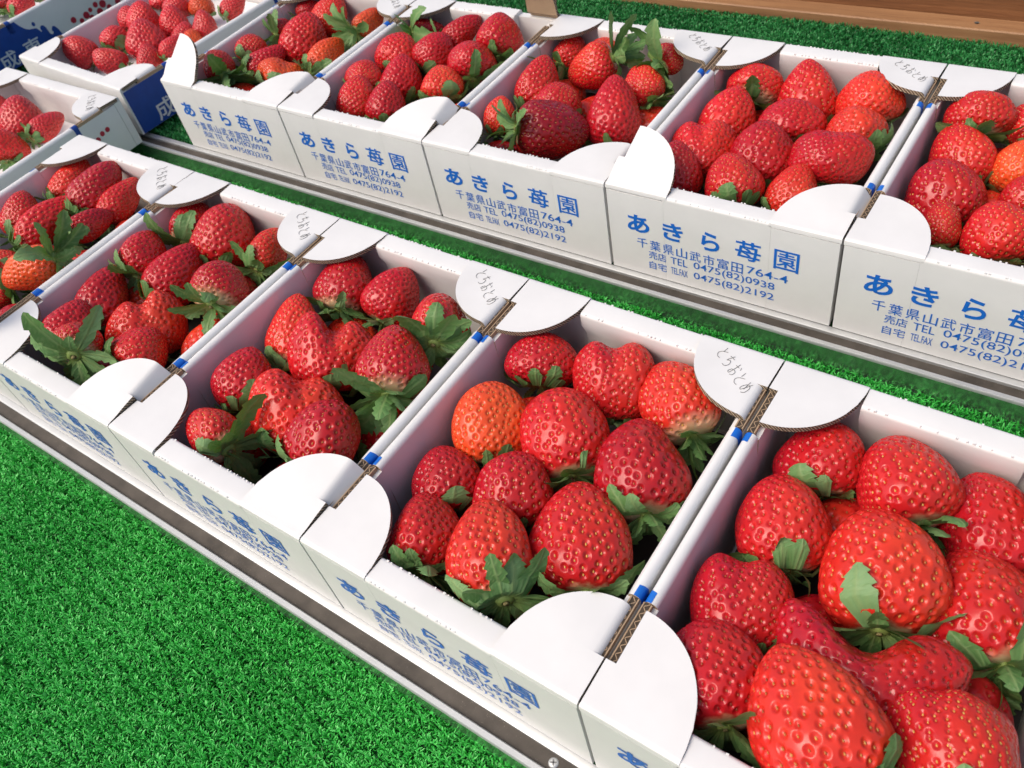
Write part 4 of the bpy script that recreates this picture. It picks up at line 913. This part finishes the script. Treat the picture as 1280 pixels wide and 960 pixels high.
 ('F1', (-0.7123, 0.2617, 0.1916), (0.627, 0.706, 0.33), (0.748, -0.664, 0.0), 0.25, 0.28, 40, {'c': 's', 'sy': 0.5, 'a': 2.1, 'cal': 0.7, 'ns': 220}, 'half-hidden', 'low at front left of'),
 ('F1', (-0.5383, 0.5891, 0.1827), (-0.174, 0.928, 0.33), (0.983, 0.185, -0.0), 0.25, 0.28, 40, {'c': 'd', 'sy': 0.5, 'a': 2.1, 'cal': 0.7, 'ns': 220}, 'half-hidden', 'low at middle left of'),
 ('F1', (-0.7018, 1.0613, 0.1612), (-0.198, 0.923, 0.33), (0.978, 0.209, -0.0), 0.2481, 0.2778, 40, {'c': 's', 'sy': 0.5, 'a': 2.1, 'cal': 0.7, 'ns': 220}, 'half-hidden', 'low at back left of'),
 ('F1', (-0.2609, 0.2497, 0.1949), (0.382, 0.863, 0.33), (0.915, -0.404, 0.0), 0.25, 0.28, 40, {'c': 'd', 'sy': 0.5, 'a': 2.1, 'cal': 0.7, 'ns': 220}, 'half-hidden', 'low at front right of'),
 ('F1', (-0.2634, 0.6687, 0.1986), (0.91, 0.252, 0.33), (0.267, -0.964, 0.0), 0.25, 0.28, 40, {'c': 'r', 'sy': 0.5, 'a': 2.1, 'cal': 0.7, 'ns': 220}, 'half-hidden', 'low at middle right of'),
 ('F1', (-0.2307, 0.9744, 0.1869), (0.943, 0.03, 0.33), (0.032, -0.999, 0.0), 0.25, 0.28, 40, {'c': 's', 'sy': 0.5, 'a': 2.1, 'cal': 0.7, 'ns': 220}, 'half-hidden', 'low at back right of'),
 ('R3', (2.2549, 2.1759, 0.137), (0.872, -0.361, 0.33), (-0.382, -0.924, 0.0), 0.2496, 0.2795, 40, {'c': 'd', 'sy': 0.5, 'a': 2.1, 'cal': 0.7, 'ns': 220}, 'half-hidden', 'low at front left of'),
 ('R3', (2.2924, 2.6634, 0.1228), (0.702, -0.631, 0.33), (-0.669, -0.743, 0.0), 0.2204, 0.2469, 40, {'c': 'r', 'sy': 0.5, 'a': 2.1, 'cal': 0.7, 'ns': 220}, 'half-hidden', 'low at middle left of'),
 ('R3', (2.2438, 2.9003, 0.1398), (0.418, -0.846, 0.33), (-0.897, -0.443, 0.0), 0.239, 0.2677, 40, {'c': 'r', 'sy': 0.5, 'a': 2.1, 'cal': 0.7, 'ns': 220}, 'half-hidden', 'low at back left of'),
 ('R3', (2.7435, 2.179, 0.1464), (-0.721, -0.609, 0.33), (-0.645, 0.764, 0.0), 0.25, 0.28, 40, {'c': 'd', 'sy': 0.5, 'a': 2.1, 'cal': 0.7, 'ns': 220}, 'half-hidden', 'low at front right of'),
 ('R3', (2.5563, 2.6389, 0.1434), (-0.944, -0.009, 0.33), (-0.009, 1.0, 0.0), 0.2466, 0.2762, 40, {'c': 's', 'sy': 0.5, 'a': 2.1, 'cal': 0.7, 'ns': 220}, 'half-hidden', 'low at middle right of'),
 ('R3', (2.582, 2.928, 0.1322), (0.668, -0.667, 0.33), (-0.707, -0.707, 0.0), 0.2376, 0.2661, 40, {'c': 's', 'sy': 0.5, 'a': 2.1, 'cal': 0.7, 'ns': 220}, 'half-hidden', 'low at back right of'),
 ('R4', (3.2996, 2.1797, 0.1531), (0.441, -0.835, 0.33), (-0.884, -0.467, 0.0), 0.25, 0.28, 40, {'c': 's', 'sy': 0.5, 'a': 2.1, 'cal': 0.7, 'ns': 220}, 'half-hidden', 'low at front left of'),
 ('R4', (3.3281, 2.6452, 0.1357), (0.667, -0.668, 0.33), (-0.708, -0.706, 0.0), 0.226, 0.2532, 40, {'c': 's', 'sy': 0.5, 'a': 2.1, 'cal': 0.7, 'ns': 220}, 'half-hidden', 'low at middle left of'),
 ('R4', (3.293, 2.9447, 0.1334), (0.686, 0.649, 0.33), (0.687, -0.726, 0.0), 0.2406, 0.2694, 40, {'c': 'd', 'sy': 0.5, 'a': 2.1, 'cal': 0.7, 'ns': 220}, 'half-hidden', 'low at back left of'),
 ('R4', (3.5656, 2.1801, 0.1539), (-0.84, 0.431, 0.33), (0.457, 0.889, -0.0), 0.25, 0.28, 40, {'c': 's', 'sy': 0.5, 'a': 2.1, 'cal': 0.7, 'ns': 220}, 'half-hidden', 'low at front right of'),
 ('R4', (3.6746, 2.7288, 0.1798), (0.943, 0.04, 0.33), (0.043, -0.999, 0.0), 0.25, 0.28, 40, {'c': 's', 'sy': 0.5, 'a': 2.1, 'cal': 0.7, 'ns': 220}, 'half-hidden', 'low at middle right of'),
 ('R4', (3.576, 3.0023, 0.1802), (0.581, 0.744, 0.33), (0.788, -0.615, 0.0), 0.25, 0.28, 40, {'c': 'r', 'sy': 0.5, 'a': 2.1, 'cal': 0.7, 'ns': 220}, 'half-hidden', 'low at back right of'),
 ('R2', (1.1724, 2.1941, 0.1714), (0.573, -0.75, 0.33), (-0.795, -0.607, 0.0), 0.25, 0.28, 40, {'c': 'd', 'sy': 0.5, 'a': 2.1, 'cal': 0.7, 'ns': 220}, 'half-hidden', 'low at front left of'),
 ('R2', (1.4004, 2.7469, 0.1524), (0.008, 0.944, 0.33), (1.0, -0.008, 0.0), 0.25, 0.28, 40, {'c': 's', 'sy': 0.5, 'a': 2.1, 'cal': 0.7, 'ns': 220}, 'half-hidden', 'low at middle left of'),
 ('R2', (1.1342, 2.8521, 0.1453), (0.615, 0.716, 0.33), (0.759, -0.651, 0.0), 0.25, 0.28, 40, {'c': 's', 'sy': 0.5, 'a': 2.1, 'cal': 0.7, 'ns': 220}, 'half-hidden', 'low at back left of'),
 ('R2', (1.667, 2.2639, 0.1789), (-0.892, 0.308, 0.33), (0.327, 0.945, -0.0), 0.25, 0.28, 40, {'c': 's', 'sy': 0.5, 'a': 2.1, 'cal': 0.7, 'ns': 220}, 'half-hidden', 'low at front right of'),
 ('R2', (1.7384, 2.753, 0.1515), (0.78, 0.531, 0.33), (0.562, -0.827, 0.0), 0.25, 0.28, 40, {'c': 's', 'sy': 0.5, 'a': 2.1, 'cal': 0.7, 'ns': 220}, 'half-hidden', 'low at middle right of'),
 ('R2', (1.5347, 3.0079, 0.1575), (0.285, 0.9, 0.33), (0.953, -0.302, 0.0), 0.25, 0.28, 40, {'c': 'r', 'sy': 0.5, 'a': 2.1, 'cal': 0.7, 'ns': 220}, 'half-hidden', 'low at back right of'),
 ('R1', (0.3064, 2.1591, 0.1428), (0.058, -0.942, 0.33), (-0.998, -0.062, 0.0), 0.2402, 0.2691, 40, {'c': 'd', 'sy': 0.5, 'a': 2.1, 'cal': 0.7, 'ns': 220}, 'half-hidden', 'low at front left of'),
 ('R1', (0.3854, 2.6656, 0.1346), (-0.391, 0.859, 0.33), (0.91, 0.415, -0.0), 0.2433, 0.2725, 40, {'c': 's', 'sy': 0.5, 'a': 2.1, 'cal': 0.7, 'ns': 220}, 'half-hidden', 'low at middle left of'),
 ('R1', (0.1793, 2.9156, 0.16), (0.465, -0.821, 0.33), (-0.87, -0.493, 0.0), 0.25, 0.28, 40, {'c': 'r', 'sy': 0.5, 'a': 2.1, 'cal': 0.7, 'ns': 220}, 'half-hidden', 'low at back left of'),
 ('R1', (0.6798, 2.2067, 0.1801), (0.642, -0.692, 0.33), (-0.733, -0.68, 0.0), 0.25, 0.28, 40, {'c': 's', 'sy': 0.5, 'a': 2.1, 'cal': 0.7, 'ns': 220}, 'half-hidden', 'low at front right of'),
 ('R1', (0.7255, 2.4829, 0.1531), (-0.925, -0.19, 0.33), (-0.201, 0.98, 0.0), 0.25, 0.28, 40, {'c': 'r', 'sy': 0.5, 'a': 2.1, 'cal': 0.7, 'ns': 220}, 'half-hidden', 'low at middle right of'),
 ('R1', (0.4706, 2.9771, 0.1621), (0.304, -0.894, 0.33), (-0.947, -0.322, 0.0), 0.25, 0.28, 40, {'c': 's', 'sy': 0.5, 'a': 2.1, 'cal': 0.7, 'ns': 220}, 'half-hidden', 'low at back right of'),
 ('R0', (-0.7318, 2.1886, 0.1741), (0.845, -0.42, 0.33), (-0.445, -0.896, 0.0), 0.25, 0.28, 40, {'c': 's', 'sy': 0.5, 'a': 2.1, 'cal': 0.7, 'ns': 220}, 'half-hidden', 'low at front left of'),
 ('R0', (-0.8668, 2.5659, 0.1449), (-0.725, 0.604, 0.33), (0.64, 0.768, -0.0), 0.25, 0.28, 40, {'c': 'r', 'sy': 0.5, 'a': 2.1, 'cal': 0.7, 'ns': 220}, 'half-hidden', 'low at middle left of'),
 ('R0', (-0.8673, 2.9242, 0.1462), (0.875, -0.354, 0.33), (-0.375, -0.927, 0.0), 0.25, 0.28, 40, {'c': 'd', 'sy': 0.5, 'a': 2.1, 'cal': 0.7, 'ns': 220}, 'half-hidden', 'low at back left of'),
 ('R0', (-0.2975, 2.3449, 0.1769), (-0.935, 0.129, 0.33), (0.137, 0.991, -0.0), 0.25, 0.28, 40, {'c': 'd', 'sy': 0.5, 'a': 2.1, 'cal': 0.7, 'ns': 220}, 'half-hidden', 'low at front right of'),
 ('R0', (-0.2727, 2.7325, 0.1516), (-0.809, 0.486, 0.33), (0.515, 0.857, -0.0), 0.25, 0.28, 40, {'c': 'd', 'sy': 0.5, 'a': 2.1, 'cal': 0.7, 'ns': 220}, 'half-hidden', 'low at middle right of'),
 ('R0', (-0.4874, 2.9696, 0.1783), (0.194, 0.924, 0.33), (0.979, -0.206, 0.0), 0.25, 0.28, 40, {'c': 'd', 'sy': 0.5, 'a': 2.1, 'cal': 0.7, 'ns': 220}, 'half-hidden', 'low at back right of'),
]


def f1f2(u, um, f1, f2):
    return np.where(u < um, f1, f2)

def surf(t, ph, W, L, o, rnd):
    """point on the berry for polar angle t (0 base .. pi tip) and azimuth ph, in a frame with z from base to tip"""
    u = .5 - .5 * np.cos(t)
    um = o.get('um', .36)
    a = o.get('a', 2.3)
    f1 = (1 - np.clip((um - u) / um, 0, 1) ** 2.3) ** (1 / 2.1)
    v = np.clip((u - um) / (1 - um), 0, 1)
    f2 = np.clip(1 - v ** a, 0, 1) ** .62
    c, s = np.cos(ph), np.sin(ph)
    lump = 1 + rnd[0] * np.cos(2 * ph + rnd[1]) + rnd[2] * np.cos(3 * ph + rnd[3]) * np.sin(t) + rnd[4] * np.cos(ph + rnd[5]) * np.sin(2 * t) + .018 * np.cos(5 * ph + rnd[6]) * np.sin(t) ** 2
    lump = lump + .022 * np.sin(3.1 * t + 2 * ph + rnd[1]) * np.sin(t) + .016 * np.sin(5.3 * t - 3 * ph + rnd[5]) * np.sin(t)
    r = f1f2(u, um, f1, f2) * lump * W / 2
    fl = o.get('flat', .93)
    x = r * c; y = r * s * fl
    z = L * u
    # hollow shoulder round the stalk
    z = z + .055 * L * np.exp(-(r / (.20 * W)) ** 2) * (u < .3)
    if 'two' in o:
        nt_, sg, tl = o['two']
        k = np.clip((u - .25) / .75, 0, 1) ** 1.2
        xn = x / (W / 2)
        z = z - nt_ * L * k * np.exp(-(xn / sg) ** 2) + tl * L * xn * k
        x = x * (1 + .24 * k)
        y = y * (1 - .10 * k)
    bd = o.get('bend', rnd[7])
    x = x + bd * L * (u - .4) ** 2
    y = y + rnd[8] * L * (u - .4) ** 2
    return np.stack([x, y, z - .5 * L], -1)

def make_flesh(parent, W, L, px, o, rng, rnd, look=''):
    nc = 110 if look == 'half-hidden' else int(np.clip(px * 2.4, 170, 280)); nr = int(nc * .62)
    t = np.linspace(0, math.pi, nr + 2)[1:-1]
    t = t + .10 * np.sin(2 * t) * 0
    ph = np.linspace(0, 2 * math.pi, nc, endpoint=False)
    T, PH = np.meshgrid(t, ph, indexing='ij')
    V = surf(T, PH, W, L, o, rnd)
    e = 1e-3
    dT = surf(T + e, PH, W, L, o, rnd) - surf(T - e, PH, W, L, o, rnd)
    dP = surf(T, PH + e, W, L, o, rnd) - surf(T, PH - e, W, L, o, rnd)
    Nn = np.cross(dP, dT); Nn /= np.linalg.norm(Nn, axis=-1, keepdims=True) + 1e-12
    # the achenes sit on a Fibonacci spiral
    ns = int(o.get('ns', 345) * rng.uniform(.86, 1.14) * (1 if px > 40 else .85) * (1.35 if 'two' in o else 1))
    k = np.arange(ns) + .5
    ct = 1 - 2 * k / ns
    ts = np.arccos(ct) + rng.normal(0, .022, ns)
    ps = k * math.pi * (3 - math.sqrt(5)) + rng.normal(0, .05, ns)
    keep = (ts > .42)
    ts, ps = ts[keep], ps[keep]
    S = surf(ts, ps, W, L, o, rnd)
    sT = surf(ts + e, ps, W, L, o, rnd) - surf(ts - e, ps, W, L, o, rnd)
    sP = surf(ts, ps + e, W, L, o, rnd) - surf(ts, ps - e, W, L, o, rnd)
    sN = np.cross(sP, sT); sN /= np.linalg.norm(sN, axis=-1, keepdims=True) + 1e-12
    sT /= np.linalg.norm(sT, axis=-1, keepdims=True) + 1e-12
    sB = np.cross(sN, sT)
    # local spacing
    dS = np.linalg.norm(S[:, None] - S[None], axis=-1); dS += np.eye(len(S)) * 9
    d0 = np.sort(dS, 1)[:, :4].mean(1)
    d0 = np.clip(d0, .35 * np.median(d0), 1.5 * np.median(d0))
    Vf = V.reshape(-1, 3); Nf = Nn.reshape(-1, 3)
    disp = np.zeros(len(Vf))
    for c0 in range(0, len(Vf), 6000):
        q = Vf[c0:c0 + 6000]
        dv = q[:, None] - S[None]
        da = (dv * sT[None]).sum(-1) / 1.18
        db = (dv * sB[None]).sum(-1)
        dn = (dv * sN[None]).sum(-1)
        dd = np.sqrt(da * da + db * db + dn * dn) / d0[None]
        j = dd.argmin(1)
        m = dd[np.arange(len(q)), j]
        dm = d0[j]
        pit = np.clip(1 - (m / .34) ** 2, 0, 1) ** .8
        ridge = np.exp(-((m - .40) / .10) ** 2)
        puff = np.clip((m - .34) / .25, 0, 1)
        disp[c0:c0 + 6000] = dm * (-.205 * pit + .030 * ridge + .030 * puff)
    fade = np.clip((T.reshape(-1) - .30) / .25, 0, 1)
    depth = o.get('pit', 1.0)
    Vf = Vf + Nf * (disp * fade * depth)[:, None]
    along = (.5 - .5 * np.cos(T)).reshape(-1)
    across = Vf[:, 0] / (W * .5)
    p0 = surf(np.array([0.0]), np.array([0.0]), W, L, o, rnd); p1 = surf(np.array([math.pi]), np.array([0.0]), W, L, o, rnd)
    p1 = Vf[-nc:].mean(0, keepdims=True) * 1.0
    V0 = np.concatenate([Vf, p0, p1])
    i = np.arange(nr - 1)[:, None] * nc; j = np.arange(nc)[None]; j2 = (j + 1) % nc
    quads = np.stack([i + j, i + j2, i + nc + j2, i + nc + j], -1).reshape(-1, 4)
    jj = np.arange(nc)
    tris = np.concatenate([np.stack([np.full(nc, nr * nc), (jj + 1) % nc, jj], 1), np.stack([np.full(nc, nr * nc + 1), (nr - 1) * nc + jj, (nr - 1) * nc + (jj + 1) % nc], 1)])
    along = np.concatenate([along, [0, 1]]); across = np.concatenate([across, [0, 0]])
    # seeds
    sg, rg = (8, 5) if px > 55 else (6, 4)
    th = np.linspace(0, math.pi, rg + 1)[1:-1]
    uv = [(0, 0, 1.0)] + [(math.sin(a) * math.cos(2 * math.pi * q / sg), math.sin(a) * math.sin(2 * math.pi * q / sg), math.cos(a)) for a in th for q in range(sg)] + [(0, 0, -1.0)]
    uv = np.array(uv)
    tear = 1 - .28 * uv[:, 2]
    la = np.clip(d0 * .125, .0032, .0090)[:, None, None] * rng.uniform(.9, 1.1, (len(S), 1, 1))
    cen = S - sN * (d0 * .150 * depth)[:, None]
    SV = cen[:, None] + sT[:, None] * (uv[:, 2][None, :, None] * la * 1.12) + sB[:, None] * ((uv[:, 0] * tear)[None, :, None] * la * .68) + sN[:, None] * ((uv[:, 1] * tear)[None, :, None] * la * .62)
    nv = len(uv)
    base = len(V0) + np.arange(len(S))[:, None, None] * nv
    sq = []
    for a in range(rg - 2):
        for q in range(sg):
            sq.append((1 + a * sg + q, 1 + (a + 1) * sg + q, 1 + (a + 1) * sg + (q + 1) % sg, 1 + a * sg + (q + 1) % sg))
    stt = [(0, 1 + q, 1 + (q + 1) % sg) for q in range(sg)] + [(nv - 1, 1 + (rg - 2) * sg + (q + 1) % sg, 1 + (rg - 2) * sg + q) for q in range(sg)]
    SQ = (base + np.array(sq)[None]).reshape(-1, 4); ST = (base + np.array(stt)[None]).reshape(-1, 3)
    sy = np.clip(o.get('sy', .6) * .85 + rng.normal(0, .16, len(S)), 0, 1)
    Q = np.concatenate([quads, SQ]); TR = np.concatenate([tris, ST])
    mi = np.concatenate([np.zeros(len(quads)), np.ones(len(SQ)), np.zeros(len(tris)), np.ones(len(ST))])
    ob = np_mesh('flesh', np.concatenate([V0, SV.reshape(-1, 3)]) * U, Q, TR, [FLESH, SEED], parent,
                 {'along': np.concatenate([along, np.repeat(sy, nv)]), 'across': np.concatenate([across, np.zeros(len(S) * nv)])}, mi)
    c = COL[o.get('c', 'r')]
    jt = rng.uniform(.90, 1.10)
    ob.color = (c[0] * jt, c[1] * jt, c[2] * jt, max(.02, o.get('n', .035) * 1.15))
    return p0[0]

def make_calyx(parent, p0, W, L, px, o, rng, rnd, free):
    cs = o.get('cal', .6)
    n = int(rng.integers(11, 15))
    sa = math.radians(o.get('sa', -25) + 18)
    NV, NU = (26, 9) if px > 34 else (16, 7)
    VV, QQ, ve, to, stl = [], [], [], [], []
    ax0 = np.array([0, 0, 1.0])
    for k in range(n):
        outer = k % 2
        for attempt in range(9):
            shrink = 1 - .07 * attempt
            ph = 2 * math.pi * (k + rng.uniform(-.25, .25)) / n + .4
            ln = .172 * cs ** .8 * rng.uniform(.75, 1.18) * (1.0 if not outer else .82) * shrink
            wd = ln * rng.uniform(.32, .46)
            a0 = sa + rng.normal(0, .38 + .05 * attempt) + (.12 if outer else -.05)
            curv = rng.normal(-.35, .75)
            twist = rng.normal(0, .30)
            rad = np.array([math.cos(ph), math.sin(ph), 0]); tang = np.array([-math.sin(ph), math.cos(ph), 0])
            vv = np.linspace(0, 1, NV)
            ang = a0 + curv * vv * vv
            ds = ln / (NV - 1)
            pr = np.concatenate([[0], np.cumsum(np.cos(ang[:-1]) * ds)]); pz = np.concatenate([[0], np.cumsum(np.sin(ang[:-1]) * ds)])
            # toothed outline: a narrow foot, a broad blade, pointed teeth towards the tip
            hw = wd / 2 * (np.sin(np.pi * np.clip(vv, .0, 1) ** .85) ** .62) * (.42 + .95 * vv) + .005
            hw[-1] = .0012
            nt_ = rng.integers(2, 5)
            hwL = hw * (1 - .36 * (vv > .42) * np.modf(vv * (nt_ + 1.6) + rng.uniform(0, 1))[0])
            hwR = hw * (1 - .36 * (vv > .42) * np.modf(vv * (nt_ + 1.6) + rng.uniform(0, 1))[0])
            uu = np.linspace(-1, 1, NU)
            fold = rng.uniform(.05, .42)
            rip = rng.uniform(0, 6.28)
            dirn = rad[None] * np.cos(ang)[:, None] - ax0[None] * np.sin(ang)[:, None]
            nrm = np.cross(tang[None], dirn)
            tw = (twist * vv)[:, None]
            tt = tang[None] * np.cos(tw) + nrm * np.sin(tw)
            nn = np.cross(tt, dirn)
            cpt = p0[None] + rad[None] * (.018 + pr)[:, None] - ax0[None] * (pz + .004 + .0012 * k / n)[:, None]
            H_ = np.where(uu[None] < 0, hwL[:, None], hwR[:, None])
            off = np.abs(uu)[None] ** 1.3 * H_ * fold + .05 * H_ * np.sin(9 * vv[:, None] + 3 * uu[None] + rip)
            P = (cpt[:, None] + tt[:, None] * (uu[None] * H_)[..., None] + nn[:, None] * off[..., None]).reshape(-1, 3)
            # lie on the berry's own skin instead of cutting into it
            u_ = np.clip(P[:, 2] / L + .5, .0, 1)
            ins = (P[:, 2] > -.5 * L) & (P[:, 2] < .5 * L)
            az = np.arctan2(P[:, 1], P[:, 0])
            sk = surf(np.arccos(1 - 2 * np.clip(u_, .02, .98)), az, W, L, o, rnd)
            rs = np.hypot(sk[:, 0], sk[:, 1]) + .019; rp = np.hypot(P[:, 0], P[:, 1])
            low = P[:, 2] < -.5 * L + .13 * L
            f_ = np.where(ins & (rp < rs) & ~(low & (rp < .30 * W)), rs / np.maximum(rp, 1e-6), 1.0)
            P[:, 0] *= f_; P[:, 1] *= f_
            sh = (-.5 * L + .055 * L * np.exp(-(rp / (.20 * W)) ** 2)) - .004
            P[:, 2] = np.where(low & (rp < .30 * W), np.minimum(P[:, 2], sh), P[:, 2])
            if free(P):
                break
        else:
            continue
        b = len(VV)
        mid = np.clip(1 - np.abs(uu) / .16, 0, 1)[None] + 0 * vv[:, None]
        sv = .5 + .5 * np.cos((vv[:, None] * 5.5 - np.abs(uu)[None] * 1.2) * 2 * math.pi)
        ve += list(np.maximum(mid, .55 * np.clip(sv - .72, 0, 1) / .28 * (np.abs(uu)[None] > .1)).ravel())
        stl += list(np.repeat(np.clip(1 - vv / .22, 0, 1) * .9, NU))
        to += [float(np.clip(rng.normal(.5, .24), 0, 1))] * (NV * NU)
        VV += list(P)
        for i in range(NV - 1):
            for j in range(NU - 1):
                q = b + i * NU + j
                QQ.append((q, q + 1, q + NU + 1, q + NU))
    # receptacle button
    b = len(VV)
    m = 14
    prof = [(.010, .030), (.027, .020), (.032, .004), (.027, -.012), (.017, -.018), (.012, -.0175)]
    s = .72 * cs if cs > .8 else .62 * cs + .08
    for r, z in prof:
        for j in range(m):
            a = 2 * math.pi * j / m
            rr = r * s * (1 + .08 * math.sin(5 * a + r * 90))
            VV.append(p0 + np.array([rr * math.cos(a), rr * math.sin(a), z * s]))
            ve.append(.2); to.append(.8); stl.append(.85)
    for i in range(len(prof) - 1):
        for j in range(m):
            QQ.append((b + i * m + j, b + i * m + (j + 1) % m, b + (i + 1) * m + (j + 1) % m, b + (i + 1) * m + j))
    o_ = np_mesh('calyx', np.array(VV) * U, np.array(QQ), np.zeros((0, 3), int), LEAF, parent, {'vein': ve, 'tone': to, 'stalk': stl})
    if px > 24 and cs >= .6:
        q = MB()
        q.tube([tuple(p0 + np.array([0, 0, z * s])) for z in (-.012, -.0175, -.022)], .0085 * s, 10)
        q.build('stalk_end', STUB, o_, smooth=True, fix=False)
    return o_

# room left for the sepals: not inside a neighbouring berry, a wall or a flap
BOXFRAME = {}
for i in range(5):
    BOXFRAME[f'F{i + 1}'] = (i - 1, 0, 0, 1.0, 1.303, .449)
    ox, oy, _ = r2((i - 1) * 1.002, 0)
    BOXFRAME[f'R{i}'] = (ox, oy, YAW2, 1.0, 1.303, .449)
BOXFRAME['L1'] = (-2.69, .15, 0, 1.28, 1.65, .32)
BOXFRAME['L2'] = (-2.745, 1.925, -.055, 1.28, 1.65, .32)
BOXFRAME['L3'] = (-4.735, 1.95, -.035, 1.28, 1.65, .32)
BLOB = []
for (bx, pos, ax, side, W, L, px, o, look, place) in BERRIES:
    p, a = np.array(pos), np.array(ax)
    hl = max(L / 2 - W * .42, 0)
    W = W * (.66 if 'flat' in o else .85 if 'two' in o else 1)
    BLOB.append((bx, [(p - a * hl * .8, W * .42), (p, W * .44), (p + a * hl, W * .32)]))

def free_test(bi, bx, Mw, lax=.92):
    near = [(c, r) for k, (b2, sp) in enumerate(BLOB) if k != bi and b2 == bx for c, r in sp]
    ox, oy, a, Wb, Db, Hb = BOXFRAME[bx]
    ca, sa_ = math.cos(a), math.sin(a)
    def free(P):
        G = P @ Mw[:3, :3].T + Mw[:3, 3]
        for c, r in near:
            if (((G - c) ** 2).sum(1) < (r * lax) ** 2).any():
                return False
        dx, dy = G[:, 0] - ox, G[:, 1] - oy
        lx, ly, lz = ca * dx + sa_ * dy, -sa_ * dx + ca * dy, G[:, 2]
        if (lz < .05).any():
            return False
        ex, ey = np.minimum(lx, Wb - lx), np.minimum(ly, Db - ly)
        if (((ex < .060) | (ey < .094)) & (lz < Hb + .006)).any():
            return False
        fl = ((np.clip(ex, 0, 9) / .29) ** 2 + (np.clip(ey, 0, 9) / .30) ** 2 < 1) & (lz > Hb - .035) & (lz < Hb + .05)
        return not fl.any()
    return free

for bi, (bx, pos, ax, side, W, L, px, o, look, place) in enumerate(BERRIES):
    rng = np.random.default_rng(1000 + bi)
    t = empty('strawberry', (0, 0, 0))
    z = Vector(ax).normalized(); x = Vector(side); x = (x - z * x.dot(z)).normalized(); y = z.cross(x)
    M = Matrix((x, y, z)).transposed().to_4x4()
    M.translation = Vector(pos) * U
    t.matrix_world = M
    tag(t, f'{look} strawberry {place} {BOXNAME[bx]}', 'strawberry', 'strawberries in the boxes')
    rnd = [rng.normal(0, .030), rng.uniform(0, 6.28), rng.normal(0, .032), rng.uniform(0, 6.28), rng.normal(0, .045), rng.uniform(0, 6.28), rng.uniform(0, 6.28), rng.normal(0, .08), rng.normal(0, .06)]
    p0 = make_flesh(t, W, L, px, o, rng, rnd, look)
    Mw = np.array([[*r] for r in M]); Mw[:3, 3] /= U
    make_calyx(t, p0, W, L, px, o, rng, rnd, free_test(bi, bx, Mw, o.get('lax', .92)))
